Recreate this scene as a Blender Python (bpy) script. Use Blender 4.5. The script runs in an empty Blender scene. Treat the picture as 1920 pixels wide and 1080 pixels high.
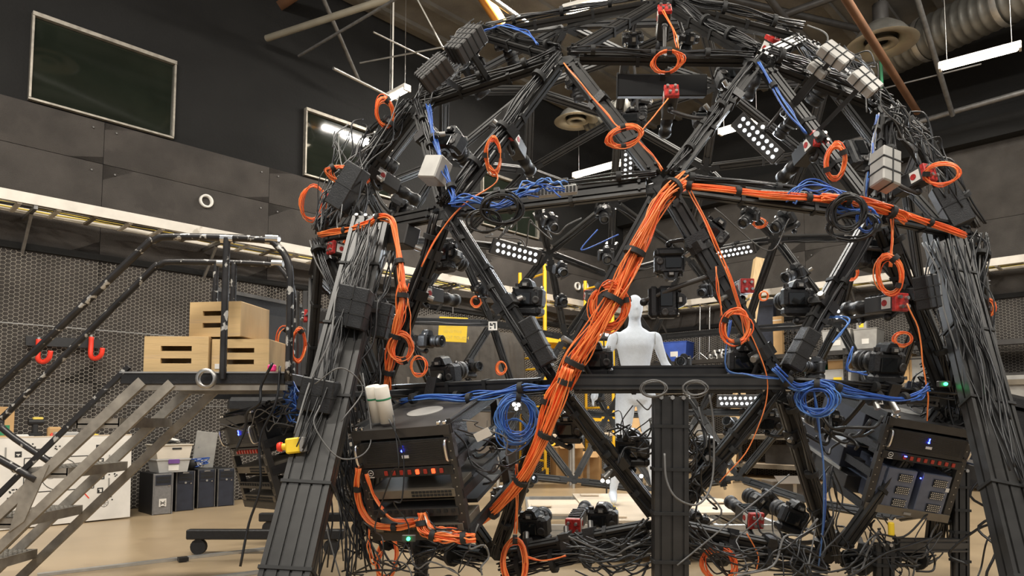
import bpy, math, random
from mathutils import Vector as V, Matrix
random.seed(7)
rnd = random.random
def ru(a, b): return a + (b - a) * random.random()
C = bpy.context.scene.collection
SC = bpy.context.scene

# ---------------------------------------------------------------- camera
F, PITCH, HOR, EYE = 1290.0, math.radians(4), 785.0, 1.05
PROW = HOR - F * math.tan(PITCH)
cd = bpy.data.cameras.new('camera'); cam = bpy.data.objects.new('camera', cd); C.objects.link(cam)
cd.sensor_width = 36; cd.lens = F / 1920 * 36; cd.shift_y = (PROW - 540) / 1920; cd.clip_start = .05; cd.clip_end = 100
cam.location = (0, 0, EYE); cam.rotation_euler = (math.pi / 2 + PITCH, 0, 0)
SC.camera = cam
# ---------------------------------------------------------------- world, exposure, lights of the hall
w = bpy.data.worlds.new('hall'); SC.world = w; w.use_nodes = True
w.node_tree.nodes['Background'].inputs[0].default_value = (.95, .97, 1, 1)
w.node_tree.nodes['Background'].inputs[1].default_value = .42
SC.view_settings.view_transform = 'Standard'; SC.view_settings.look = 'None'
SC.view_settings.exposure = 0.45; SC.view_settings.gamma = 1; SC.view_settings.use_curve_mapping = False
def area(name, loc, tgt, sx, sy, energy, col=(1, .94, .84)):
    l = bpy.data.lights.new(name, 'AREA'); l.shape = 'RECTANGLE'; l.size = sx; l.size_y = sy; l.energy = energy; l.color = col
    o = bpy.data.objects.new(name, l); C.objects.link(o); o.location = loc
    o.rotation_euler = (V(tgt) - V(loc)).to_track_quat('-Z', 'Y').to_euler(); return o
area('ceiling_light_row', (-.6, -1.2, 5.9), (.6, 4.8, 1), 3.5, .2, 130)
area('ceiling_light_row', (3.8, 1.5, 6.0), (2, 5, 1), 3.6, .16, 190)
area('ceiling_light_row', (-2.6, 2.6, 6.2), (-2.9, 6.0, 0), 3.6, .16, 300)
area('ceiling_light_row', (1.0, 9.8, 6.6), (.6, 10.2, 0), 3.6, .16, 400)
area('ceiling_light_row', (5.0, 6.5, 6.6), (4.6, 8.0, 0), 3.6, .16, 200)

# ---------------------------------------------------------------- pixel -> world rays (for measuring only)
def ray(px, py):
    a = (px - 960) / F; b = -(py - PROW) / F
    d = V((a, math.cos(PITCH) - b * math.sin(PITCH), math.sin(PITCH) + b * math.cos(PITCH)))
    return d / d.y
CAM = V((0, 0, EYE))
def P(px, py, y): return CAM + ray(px, py) * y
def PZ(px, py, z):
    d = ray(px, py); return CAM + d * ((z - EYE) / d.z)
DC = V((.95, 5.74, 1.636)); DR = 2.6
def SP(px, py, r=2.6, back=False):
    d = ray(px, py).normalized(); o = CAM - DC; b = o.dot(d); c = o.dot(o) - r * r; q = b * b - c
    t = -b if q < 0 else (-b + math.sqrt(q) if back else -b - math.sqrt(q))
    return CAM + d * t

# ---------------------------------------------------------------- materials
def mat(name, col, rough=.6, metal=0., var=.15, scale=8, bump=0., bscale=60, emit=None, estr=0., coat=0, alpha=1, trans=0, spec=None, wear=None, stretch=None):
    m = bpy.data.materials.new(name); m.use_nodes = True; nt = m.node_tree; b = nt.nodes['Principled BSDF']
    b.inputs['Roughness'].default_value = rough; b.inputs['Metallic'].default_value = metal
    b.inputs['Coat Weight'].default_value = coat; b.inputs['Alpha'].default_value = alpha
    b.inputs['Transmission Weight'].default_value = trans
    if spec is not None: b.inputs['Specular IOR Level'].default_value = spec
    tc = nt.nodes.new('ShaderNodeTexCoord'); out = tc.outputs['Object']
    if stretch:
        mp = nt.nodes.new('ShaderNodeMapping'); mp.inputs['Scale'].default_value = stretch; nt.links.new(out, mp.inputs[0]); out = mp.outputs[0]
    n = nt.nodes.new('ShaderNodeTexNoise'); n.inputs['Scale'].default_value = scale; n.inputs['Detail'].default_value = 4; nt.links.new(out, n.inputs['Vector'])
    r = nt.nodes.new('ShaderNodeValToRGB'); nt.links.new(n.outputs['Fac'], r.inputs[0])
    r.color_ramp.elements[0].position = .3; r.color_ramp.elements[1].position = .7
    r.color_ramp.elements[0].color = (*[c * (1 - var) for c in col], 1); r.color_ramp.elements[1].color = (*[min(1, c * (1 + var)) for c in col], 1)
    last = r.outputs[0]
    if wear:
        n2 = nt.nodes.new('ShaderNodeTexNoise'); n2.inputs['Scale'].default_value = wear[1]; n2.inputs['Detail'].default_value = 6; nt.links.new(out, n2.inputs['Vector'])
        r2 = nt.nodes.new('ShaderNodeValToRGB'); r2.color_ramp.elements[0].position = wear[2]; r2.color_ramp.elements[1].position = wear[2] + .03
        nt.links.new(n2.outputs['Fac'], r2.inputs[0]); mx = nt.nodes.new('ShaderNodeMix'); mx.data_type = 'RGBA'
        nt.links.new(r2.outputs[0], mx.inputs[0]); nt.links.new(last, mx.inputs[6]); mx.inputs[7].default_value = (*wear[0], 1); last = mx.outputs[2]
    nt.links.new(last, b.inputs['Base Color'])
    if bump:
        n3 = nt.nodes.new('ShaderNodeTexNoise'); n3.inputs['Scale'].default_value = bscale; n3.inputs['Detail'].default_value = 3; nt.links.new(out, n3.inputs['Vector'])
        bp = nt.nodes.new('ShaderNodeBump'); bp.inputs['Strength'].default_value = bump; bp.inputs['Distance'].default_value = .02
        nt.links.new(n3.outputs['Fac'], bp.inputs['Height']); nt.links.new(bp.outputs[0], b.inputs['Normal'])
    if emit: b.inputs['Emission Color'].default_value = (*emit, 1); b.inputs['Emission Strength'].default_value = estr
    return m
m_strut = mat('anodised_black', (.021, .020, .019), .42, .10, .3, 14, spec=.5)
m_slot = mat('slot_black', (.012, .012, .012), .7)
m_blk = mat('black_plastic', (.013, .013, .014), .45, 0, .3, 30, .15, 150)
m_rub = mat('black_rubber', (.016, .016, .017), .6, 0, .3, 20)
m_cab = mat('black_cable', (.012, .012, .013), .38, 0, .3, 9)
m_gcab = mat('grey_cable', (.12, .118, .115), .45, 0, .2, 9)
m_orab = mat('painted_orange_beam', (.80, .34, .06), .6)
m_ora = mat('orange_fibre', (.95, .235, .060), .35, 0, .18, 12)
m_ora2 = mat('deep_orange_fibre', (.82, .120, .022), .45, 0, .2, 12)
m_blu = mat('blue_cable', (.022, .085, .36), .42, 0, .25, 12)
m_blu2 = mat('pale_blue_cable', (.07, .18, .48), .42, 0, .25, 12)
m_felt = mat('charcoal_felt', (.052, .045, .040), .95, 0, .22, 3, .55, 120, wear=((.044, .038, .034), 1.3, .60))
m_felt2 = mat('charcoal_felt_right', (.056, .050, .045), .95, 0, .20, 4, .55, 120, wear=((.048, .042, .037), 1.1, .62))
m_black = mat('black_paint_and_shade', (.0042, .004, .0038), .9, 0, .35, 2, .3, 30)  # paint on walls and trims; also carries the shade between the left windows
m_ceil = mat('ceiling_deck', (.15, .138, .12), .85, 0, .25, 2, .3, 40)
m_floor = mat('polished_concrete', (.40, .30, .185), .32, 0, .14, 1.1, .03, 9, wear=((.365, .27, .165), .9, .54))
m_steel = mat('galvanised', (.42, .41, .39), .38, .85, .2, 9)
m_dsteel = mat('dull_steel', (.17, .165, .16), .5, .6, .25, 12)
m_white = mat('white_paint', (.72, .69, .64), .5, 0, .08, 6)
m_tray = mat('tray_grey', (.58, .54, .48), .5, .2, .12, 5, wear=((.40, .36, .30), 4, .64))
m_tube = mat('worn_black_tube', (.030, .028, .028), .35, .4, .3, 12, wear=((.50, .48, .44), 20, .59))
m_yel = mat('scaffold_yellow', (.86, .50, .025), .45, 0, .12, 7, wear=((.35, .20, .05), 12, .70))
m_yel2 = mat('sign_yellow', (.90, .62, .03), .5, 0, .06, 4)
m_chrome = mat('chrome', (.75, .74, .72), .2, 1, .1, 9)
m_alu = mat('aluminium', (.62, .62, .60), .35, .7, .1, 14)
m_ply = mat('birch_plywood', (.60, .415, .20), .55, 0, .12, 3, .08, 30, wear=((.56, .39, .21), 6, .60), stretch=(.35, 3, 8))
m_plyd = mat('birch_ply_side', (.52, .36, .18), .55, 0, .2, 3, .08, 30, wear=((.36, .22, .12), 4, .63), stretch=(6, 3, .6))
m_plyp = mat('pale_plywood', (.66, .55, .42), .55, 0, .10, 3, stretch=(.5, 3, 3))
m_card = mat('cardboard', (.50, .31, .14), .8, 0, .12, 4)
m_wood = mat('pine_timber', (.62, .44, .24), .6, 0, .15, 6, stretch=(6, 6, .6))
m_beam = mat('timber_beam', (.13, .060, .028), .7, 0, .3, 3)
m_red = mat('red_circuit_board', (.42, .028, .024), .35, 0, .45, 90)
m_redp = mat('red_plastic', (.80, .045, .02), .4, 0, .1, 8)
m_pink = mat('pink_tape', (.95, .05, .25), .5)
m_fabric = mat('mannequin_stretch_fabric', (.74, .80, .88), .85, 0, .04, 40, .35, 220)
m_screen = mat('dark_glass', (.010, .011, .012), .08, 0, .1, 5)
m_window = mat('window_glass', (.011, .014, .010), .06, 0, .2, 2, spec=.8)
m_led = mat('led_lens', (.9, .95, 1), .3, emit=(.90, .95, 1), estr=1.25)
m_ledw = mat('bright_led', (1, .98, .9), .3, emit=(1, .97, .9), estr=14)
m_tubeL = mat('fluorescent_tube', (1, .95, .85), .3, emit=(1, .87, .66), estr=7)
m_ledb = mat('blue_led', (.05, .08, 1), .3, emit=(.03, .05, 1), estr=14)
m_ledg = mat('green_led', (.05, 1, .2), .3, emit=(.03, 1, .22), estr=7)
m_ledr = mat('lit_red_switch', (.8, .03, .01), .3, emit=(1, .06, .015), estr=2.6)
m_sw = mat('dim_red_switch', (.22, .02, .012), .3, 0, .2, 9, emit=(1, .05, .02), estr=.06)  # faint red glow put into the switches that are off
m_gbox = mat('grey_enclosure', (.33, .32, .30), .5, .3, .12, 10)
m_gdk = mat('dark_grey_metal', (.045, .042, .040), .45, .3, .2, 10)
m_bronze = mat('grey_brown_panel', (.17, .145, .11), .5, .3, .15, 10)
m_bluebin = mat('blue_bin_plastic', (.035, .085, .38), .5, 0, .2, 6)
m_green = mat('green_plastic', (.03, .22, .10), .5, 0, .2, 6)
m_clear = mat('clear_bin_plastic', (.50, .49, .47), .35, 0, .1, 7, alpha=.78)
m_violet = mat('violet_plastic', (.16, .07, .26), .5)
m_cream = mat('cream_plastic', (.62, .56, .47), .5, 0, .06, 6)
m_tower = mat('computer_silver', (.24, .235, .235), .4, .4, .12, 40)
m_dkblue = mat('computer_dark_front', (.026, .030, .045), .35, 0, .2, 12)
m_drape = mat('dark_canvas', (.050, .044, .038), .9, 0, .2, 5, .6, 9)
m_taupe = mat('taupe_door', (.145, .125, .105), .7, 0, .1, 4)
m_lamp = mat('lamp_spun_metal', (.42, .38, .30), .4, .5, .1, 5)
m_duct = mat('spiral_duct', (.16, .155, .14), .45, .7, .2, 6)
m_cup = mat('paper_roll_white', (.74, .70, .62), .7, 0, .06, 9)
m_tread = mat('ladder_grating', (.50, .47, .42), .45, .6, .35, 60)
m_rail = mat('ladder_grey_brown', (.34, .31, .265), .5, .5, .25, 14)
m_print = mat('black_print', (.02, .02, .02), .7)
m_perf = mat('perforated_slate', (.13, .15, .21), .45, .5, .2, 9)
m_yelc = mat('yellow_cable', (.75, .58, .12), .5)

# ---------------------------------------------------------------- mesh builder
def frame(o, fwd, up=(0, 0, 1)):           # Y = fwd, Z ~ up
    y = V(fwd).normalized(); z = V(up); x = y.cross(z)
    if x.length < 1e-4: x = V((1, 0, 0))
    x.normalize(); z = x.cross(y)
    return Matrix(((x.x, y.x, z.x, o[0]), (x.y, y.y, z.y, o[1]), (x.z, y.z, z.z, o[2]), (0, 0, 0, 1)))
class MB:
    def __init__(s): s.v = []; s.f = []; s.m = []; s.s = []
    def add(s, vs, fs, mi=0, sm=False, M=None):
        k = len(s.v)
        s.v += [tuple(M @ V(p)) if M else tuple(p) for p in vs]
        s.f += [[i + k for i in f] for f in fs]; s.m += [mi] * len(fs); s.s += [sm] * len(fs); return s
    def box(s, c, d, M=None, mi=0, bev=0):
        x, y, z = [t / 2 for t in d]; cx, cy, cz = c
        if not bev:
            vs = [(cx + a * x, cy + b * y, cz + e * z) for a in (-1, 1) for b in (-1, 1) for e in (-1, 1)]
            return s.add(vs, [(0, 1, 3, 2), (4, 6, 7, 5), (0, 4, 5, 1), (2, 3, 7, 6), (0, 2, 6, 4), (1, 5, 7, 3)], mi, False, M)
        vs = []; ix = {}
        for a in (-1, 1):
            for b in (-1, 1):
                for e in (-1, 1):
                    for ax in range(3):
                        p = [a * (x - (ax != 0) * bev), b * (y - (ax != 1) * bev), e * (z - (ax != 2) * bev)]
                        ix[(a, b, e, ax)] = len(vs); vs.append((cx + p[0], cy + p[1], cz + p[2]))
        fs = []
        for sg in (-1, 1):
            fs.append([ix[(sg, b, e, 0)] for b, e in ((-1, -1), (1, -1), (1, 1), (-1, 1))][::sg])
            fs.append([ix[(a, sg, e, 1)] for a, e in ((-1, -1), (1, -1), (1, 1), (-1, 1))][::-sg])
            fs.append([ix[(a, b, sg, 2)] for a, b in ((-1, -1), (1, -1), (1, 1), (-1, 1))][::sg])
        for p in (-1, 1):
            for q in (-1, 1):
                fs.append([ix[(p, q, -1, 0)], ix[(p, q, 1, 0)], ix[(p, q, 1, 1)], ix[(p, q, -1, 1)]])
                fs.append([ix[(p, -1, q, 0)], ix[(p, 1, q, 0)], ix[(p, 1, q, 2)], ix[(p, -1, q, 2)]])
                fs.append([ix[(-1, p, q, 1)], ix[(1, p, q, 1)], ix[(1, p, q, 2)], ix[(-1, p, q, 2)]])
        fs += [[ix[(a, b, e, k)] for k in range(3)] for a in (-1, 1) for b in (-1, 1) for e in (-1, 1)]
        return s.add(vs, fs, mi, False, M)
    def bar(s, a, b, w, h, up=(0, 0, 1), mi=0, M=None):
        a = V(a); b = V(b); T = frame((a + b) / 2, b - a, up)
        if M: T = M @ T
        return s.box((0, 0, 0), (w, (b - a).length, h), T, mi)
    def cyl(s, a, b, r, r2=None, n=12, mi=0, M=None, cap=True):
        a = V(a); b = V(b); T = frame(a, b - a, (0, 0, 1) if abs((b - a).normalized().z) < .9 else (1, 0, 0)); L = (b - a).length
        r2 = r if r2 is None else r2; T = M @ T if M else T
        vs = [(r * math.cos(t), 0, r * math.sin(t)) for t in [2 * math.pi * i / n for i in range(n)]] + [(r2 * math.cos(t), L, r2 * math.sin(t)) for t in [2 * math.pi * i / n for i in range(n)]]
        s.add(vs, [(i, (i + 1) % n, n + (i + 1) % n, n + i) for i in range(n)], mi, True, T)
        if cap: s.add(vs, [list(range(n))[::-1], list(range(n, 2 * n))], mi, False, T)
        return s
    def lathe(s, prof, M=None, n=20, mi=0, sm=True):       # prof: (radius, y)
        k = len(prof); vs = [(r * math.cos(2 * math.pi * i / n), y, r * math.sin(2 * math.pi * i / n)) for r, y in prof for i in range(n)]
        return s.add(vs, [(j * n + i, j * n + (i + 1) % n, (j + 1) * n + (i + 1) % n, (j + 1) * n + i) for j in range(k - 1) for i in range(n)], mi, sm, M)
    def tube(s, pts, r, n=5, mi=0, closed=False, rad=None):
        pts = [V(p) for p in pts]; k = len(pts)
        if k < 2: return s
        nrm = None; vs = []
        for i, p in enumerate(pts):
            t = (pts[min(i + 1, k - 1)] - pts[max(i - 1, 0)])
            if t.length < 1e-7: t = V((0, 0, 1))
            t.normalize()
            if nrm is None: nrm = t.orthogonal().normalized()
            else:
                nrm = nrm - t * nrm.dot(t); nrm = nrm.normalized() if nrm.length > 1e-5 else t.orthogonal().normalized()
            bn = t.cross(nrm); rr = rad[i] if rad else r
            for j in range(n):
                a = 2 * math.pi * j / n; vs.append(p + nrm * (rr * math.cos(a)) + bn * (rr * math.sin(a)))
        fs = [(i * n + j, i * n + (j + 1) % n, (i + 1) * n + (j + 1) % n, (i + 1) * n + j) for i in range(k - 1) for j in range(n)]
        fs += [list(range(n))[::-1], list(range((k - 1) * n, k * n))]
        return s.add(vs, fs, mi, True)
    def prism(s, poly, h, M=None, mi=0):                    # poly in XZ, extruded along +Y
        n = len(poly); vs = [(x, 0, z) for x, z in poly] + [(x, h, z) for x, z in poly]
        return s.add(vs, [list(range(n)), list(range(2 * n - 1, n - 1, -1))] + [(i, n + i, n + (i + 1) % n, (i + 1) % n) for i in range(n)], mi, False, M)
WM = {}
def obj(name, mb, mats, parent=None, label=None, cat=None, group=None, kind=None, M=None, world=False):
    me = bpy.data.meshes.new(name); vs = mb.v
    if parent is not None and world:
        I = WM[parent.name].inverted(); vs = [tuple(I @ V(p)) for p in vs]
    org = None
    if parent is None and M is None and vs:                  # origin at the thing's base
        xs = [p[0] for p in vs]; ys = [p[1] for p in vs]; zs = [p[2] for p in vs]
        org = V(((min(xs) + max(xs)) / 2, (min(ys) + max(ys)) / 2, min(zs))); vs = [(p[0] - org.x, p[1] - org.y, p[2] - org.z) for p in vs]
    me.from_pydata(vs, [], mb.f)
    for m in (mats if isinstance(mats, (list, tuple)) else [mats]): me.materials.append(m)
    me.polygons.foreach_set('material_index', mb.m); me.polygons.foreach_set('use_smooth', mb.s); me.update()
    return link(name, me, parent, label, cat, group, kind, M, org)
def link(name, me, parent=None, label=None, cat=None, group=None, kind=None, M=None, org=None):
    o = bpy.data.objects.new(name, me); C.objects.link(o)
    if parent: o.parent = parent
    if M is not None: o.matrix_basis = M
    if org is not None: o.location = org
    WM[o.name] = (WM[parent.name] if parent else Matrix()) @ (M if M is not None else Matrix.Translation(org) if org is not None else Matrix())
    tag(o, label, cat, group, kind); return o
def tag(o, label=None, cat=None, group=None, kind=None):
    if label: o['label'] = label
    if cat: o['category'] = cat
    if group: o['group'] = group
    if kind: o['kind'] = kind
def thing(name, label, cat, M=None, group=None, loc=None):
    return link(name, None, None, label, cat, group, None, M if M is not None else Matrix.Translation(V(loc or (0, 0, 0))))
def dup(root, M, label=None, group=None):
    r = root.copy(); C.objects.link(r); r.matrix_basis = M; WM[r.name] = M
    tag(r, label, None, group)
    for ch in list(root.children):
        c = ch.copy(); C.objects.link(c); c.parent = r; WM[c.name] = M @ ch.matrix_basis
        for g in list(ch.children):
            d = g.copy(); C.objects.link(d); d.parent = c
    return r
def cr(pts, n=8):                                            # Catmull-Rom
    pts = [V(p) for p in pts]; q = [2 * pts[0] - pts[1]] + pts + [2 * pts[-1] - pts[-2]]; out = []
    for i in range(1, len(q) - 2):
        a, b, c, d = q[i - 1:i + 3]
        for k in range(n):
            t = k / n; out.append(.5 * ((2 * b) + (c - a) * t + (2 * a - 5 * b + 4 * c - d) * t * t + (3 * b - a - 3 * c + d) * t ** 3))
    return out + [pts[-1]]

# ---------------------------------------------------------------- the room: two walls, floor, ceiling
D1 = V((math.sin(math.radians(44.5)), math.cos(math.radians(44.5)), 0)); N1 = V((D1.y, -D1.x, 0))
L0 = V((-4.35, 8.2, 0)); CORNER = L0 + D1 * 9.74
D2 = V((D1.y, -D1.x, 0)); N2 = V((-D1.x, -D1.y, 0))
UP = V((0, 0, 1))
def WL(t, z, off=0): return L0 + D1 * t + UP * z + N1 * off
def WR(s, z, off=0): return CORNER + D2 * s + UP * z + N2 * off
ML = frame(L0, N1); MR = frame(CORNER, N2)                   # local: y = into room; x = cross(y,z)
def wbox(mb, W, a, b, z0, z1, o0, o1, mi=0):                 # box on a wall between two stations
    vs = [W(t, z, o) for t in (a, b) for o in (o0, o1) for z in (z0, z1)]
    return mb.add(vs, [(0, 1, 3, 2), (4, 6, 7, 5), (0, 4, 5, 1), (2, 3, 7, 6), (0, 2, 6, 4), (1, 5, 7, 3)], mi)
obj('floor', MB().box((1, 6, -.05), (26, 26, .1)), m_floor, kind='structure')
obj('ceiling', MB().box((1, 7.5, 7.45), (26, 22, .1)), m_ceil, kind='structure')
cl = bpy.data.objects['ceiling']
CW = [D1 * k for k in range(1)]
for k in range(34):                                          # deck ribs
    a = L0 + D2 * (k * .62 - 1.0) + D1 * -6; b = a + D1 * 17
    obj('deck_rib', MB().bar(V((a.x, a.y, 7.37)), V((b.x, b.y, 7.37)), .10, .07), m_ceil, cl, world=True)
wl = obj('wall_left', wbox(MB(), WL, -9, 9.9, 0, 7.4, -.25, -.03), m_black, kind='structure')  # black paint above the windows; between them the black is painted-in shade
wr = obj('wall_right', wbox(MB(), WR, -.2, 12, 0, 7.4, -.25, -.03), m_black, kind='structure')
WINS = [(-1.29, .17), (1.985, 3.45), (5.45, 6.9)]
ts = [-4.6, -2.58, -.56, 1.46, 3.5, 5.55, 7.6, 9.74]
def panel(W, root, a, b, z0, z1, m):
    g = .003; mb = MB(); n = 6; vs = []; fs = []
    # gently buckled felt panel, thin, with thickness
    for i in range(n + 1):
        for j in range(n + 1):
            t = a + g + (b - a - 2 * g) * i / n; z = z0 + g + (z1 - z0 - 2 * g) * j / n
            e = (i in (0, n)) or (j in (0, n)); vs.append(W(t, z, -.012 if e else ru(.0, .016)))
    fs = [(i * (n + 1) + j, (i + 1) * (n + 1) + j, (i + 1) * (n + 1) + j + 1, i * (n + 1) + j + 1) for i in range(n) for j in range(n)]
    mb.add(vs, fs, 0, True); wbox(mb, W, a + g, b - g, z0 + g, z1 - g, -.03, -.012)
    obj('felt_panel', mb, m, root, world=True)
    for t in (a + .12, b - .12):
        obj('washer_screw', MB().cyl(W(t, z1 - .1, .0), W(t, z1 - .1, .012), .010, n=8), m_dsteel, root, world=True)
for a, b in zip(ts[:-1], ts[1:]):
    for z0, z1 in ((0, 1.45), (1.45, 2.9), (2.9, 4.0), (4.0, 4.5)): panel(WL, wl, a, b, z0, z1, m_felt)
ss = [0, 2.0, 4.0, 6.0, 8.0, 10.0, 12.0]
for a, b in zip(ss[:-1], ss[1:]):
    for z0, z1 in ((0, 1.45), (1.45, 2.9), (2.9, 4.1), (4.1, 5.3)): panel(WR, wr, a, b, z0, z1, m_felt2)
# dark fascia beams above the felt
obj('trim_1', wbox(MB(), WR, 0, 12, 5.3, 5.62, -.03, .22), m_black, kind='structure')
obj('trim_2', wbox(MB(), WL, -9, 9.6, 2.86, 2.93, -.01, .03), m_black, kind='structure')
obj('trim_3', wbox(MB(), WR, .1, 12, 2.86, 2.93, -.01, .03), m_black, kind='structure')
for i, (a, b) in enumerate(WINS):
    mb = MB(); f = .022
    wbox(mb, WL, a - f, b + f, 5.46, 5.46 + f * 2, -.03, .05); wbox(mb, WL, a - f, b + f, 4.54 - f, 4.54, -.03, .03)
    wbox(mb, WL, a - f, a, 4.54, 5.46, -.03, .04); wbox(mb, WL, b, b + f, 4.54, 5.46, -.03, .04)
    wn = obj('window_%d' % (i + 1), mb, m_rail, kind='structure')
    obj('glass_pane', wbox(MB(), WL, a, b, 4.54, 5.46, -.02, -.005), m_window, wn, world=True)
# hexagonal wire mesh screwed to the lower walls
def hexwire(W, t0, t1, z0, z1, root, cx=.09, cz=.0215, r=.0018, off=.05):
    mb = MB(); vs = []; fs = []
    def seg(a, b):
        p, q = W(a[0], a[1], off), W(b[0], b[1], off); d = (q - p).normalized(); n = (W(0, 0, 1) - W(0, 0, 0)); s = d.cross(n) * r
        k = len(vs); vs.extend([p + s, p - s, p + n * 2 * r, q + s, q - s, q + n * 2 * r])
        fs.extend([(k, k + 3, k + 5, k + 2), (k + 1, k + 2, k + 5, k + 4)])
    rows = int((z1 - z0) / cz); cols = int((t1 - t0) / cx)
    for j in range(rows):
        for i in range(cols):
            x = t0 + (i + .5 * (j % 2)) * cx; z = z0 + j * cz
            A = (x - cx * .17, z); B = (x + cx * .17, z)
            seg(A, B); seg(B, (x + cx * .33, z + cz)); seg(A, (x - cx * .33, z + cz))
    mb.add(vs, fs); obj('hex_wire', mb, m_dsteel2, root, kind='stuff', world=True)
m_dsteel2 = mat('wire_steel', (.58, .54, .48), .5, .2, .2, 3)
hexwire(WL, -5.2, 9.5, .02, 2.84, wl); hexwire(WR, .1, 10.5, .02, 2.84, wr)
for z in (1.2, 2.05):
    obj('mesh_batten', wbox(MB(), WL, -5.2, 9.6, z, z + .008, .05, .058), m_steel, wl, world=True)
    obj('mesh_batten', wbox(MB(), WR, .1, 11, z, z + .008, .05, .058), m_steel, wr, world=True)
# ---------------------------------------------------------------- cable trays on the walls
def cable_tray(W, t0, t1, z, label, first=True):
    r = thing('cable_tray', label, 'cable tray', loc=W(t0, z, 0))
    for o, h in ((.12, .07), (.56, .11)): obj('side_rail', wbox(MB(), W, t0, t1, z, z + h, o, o + .025), m_tray, r, world=True)
    for k in range(int((t1 - t0) / .34)): obj('rung', wbox(MB(), W, t0 + .17 + k * .34, t0 + .21 + k * .34, z - .012, z + .012, .14, .56), m_tray if k % 3 else m_bronze, r, world=True)
    for k in range(int((t1 - t0) / 1.9)):
        t = t0 + .8 + k * 1.9; obj('bracket', MB().bar(W(t, z - .03, 0), W(t, z - .03, .6), .035, .035).bar(W(t, z - .42, .01), W(t, z - .05, .4), .03, .03), m_dsteel, r, world=True)
    for k in range(8):
        o = .2 + .04 * k; pts = [W(t0 + (t1 - t0) * i / 18, z + .025 + ru(0, .02), o + ru(-.025, .025)) for i in range(19)]
        obj('tray_cable', MB().tube(cr(pts, 2), .010), [m_yelc, m_cab, m_gcab, m_yelc, m_cab, m_white, m_cab, m_yelc][k], r, world=True)
cable_tray(WL, -4.0, 9.5, 3.22, 'long pale cable tray with rungs running along the left wall')
cable_tray(WR, .3, 11.5, 3.27, 'pale cable tray running along the right wall')

# ---------------------------------------------------------------- ceiling services
def pipe(a, b, r, m, label, name='pipe', cat='pipe', group=None, n=10):
    o = obj(name, MB().cyl(a, b, r, n=n), m); tag(o, label, cat, group); return o
pipe(PZ(1702, -60, 6.6), PZ(1786, 216, 5.55), .035, m_dsteel, 'straight grey conduit dropping from ceiling at upper right')
pipe(PZ(1560, 275, 5.64), PZ(1990, 152, 5.64), .04, m_dsteel, 'long grey pipe above the felt of the right wall')
pipe(PZ(1330, 78, 6.6), PZ(1660, -40, 6.6), .05, m_gdk, 'black strut rail hanging under the ceiling at top right')
pipe(PZ(1380, -80, 6.4), PZ(1540, 120, 6.4), .045, m_gdk, 'dark rail crossing under the ceiling right of the apex')
pipe(PZ(1575, -20, 5.8), PZ(1720, 210, 5.7), .05, m_beam, 'rusty brown pipe behind the round lamp')
pipe(PZ(500, 72, 6.2), PZ(905, -60, 6.2), .045, m_lamp, 'tan pipe under the ceiling left of the dome')
pipe(PZ(590, -40, 6.6), PZ(672, 150, 6.0), .03, m_dsteel, 'thin grey rod hanging near the first window')
pipe(PZ(625, 128, 5.5), PZ(745, 188, 5.5), .022, m_steel, 'small steel pipe ending at the lit fixture')
pipe(PZ(870, -40, 6.5), PZ(1010, 60, 6.5), .035, m_steel, 'steel pipe beside the orange ceiling beam')
pipe(PZ(560, 105, 5.9), PZ(790, -30, 5.9), .018, m_dsteel, 'thin diagonal tie rod at upper left of the dome')
pipe(PZ(738, -10, 6.8), PZ(735, 178, 5.6), .012, m_white, 'white hanging wire above the lit fixture left of dome')
pipe(PZ(778, -10, 6.8), PZ(832, 92, 5.9), .010, m_white, 'white slanting wire above the netted power supply')
pipe(PZ(675, 118, 5.9), PZ(832, 88, 5.9), .012, m_steel, 'thin level steel wire left of the dome top')
pipe(PZ(700, 60, 5.9), PZ(812, 115, 5.9), .012, m_steel, 'thin steel wire crossing behind dome shoulder')
pipe(PZ(1620, 175, 5.9), PZ(1840, 120, 5.9), .012, m_dsteel, 'thin tie wire below the right tube light')
pipe(PZ(1650, 90, 6.2), PZ(1654, 165, 5.7), .02, m_green, 'green cord hanging under the round lamp')
pipe(PZ(860, -80, 6.7), PZ(938, 42, 6.5), .10, m_orab, 'orange painted ceiling beam left of the dome apex', 'ceiling_beam', 'beam', n=4)
pipe(PZ(482, 40, 6.9), PZ(600, -40, 6.9), .09, m_beam, 'short brown timber beam at the ceiling near the top left', 'ceiling_beam', 'beam', n=4)
pipe(PZ(1120, -60, 7.0), PZ(1720, 80, 6.9), .06, m_gdk, 'dark purlin running behind the dome apex', 'ceiling_beam', 'beam', n=4)
def duct(a, b, r, label):
    a = V(a); b = V(b); T = frame(a, b - a); L = (b - a).length; root = thing('spiral_duct', label, 'duct', T)
    prof = []; k = int(L / .12)
    for i in range(k + 1):
        y = L * i / k; prof += [(r, y - .02 if i else 0), (r + .012, y), (r, y + .02 if i < k else L)]
    obj('duct_shell', MB().lathe(prof, n=24), m_duct, root)
    for y in (L * .3, L * .7): obj('joint_band', MB().lathe([(r + .02, y - .04), (r + .025, y), (r + .02, y + .04)], n=24), m_steel, root)
duct(PZ(1640, 118, 6.6), PZ(2020, -60, 6.5), .30, 'large spiral metal air duct at the top right corner')
duct(PZ(1105, 232, 6.3), PZ(1290, 150, 6.3), .17, 'spiral air duct seen through the dome top')
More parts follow.
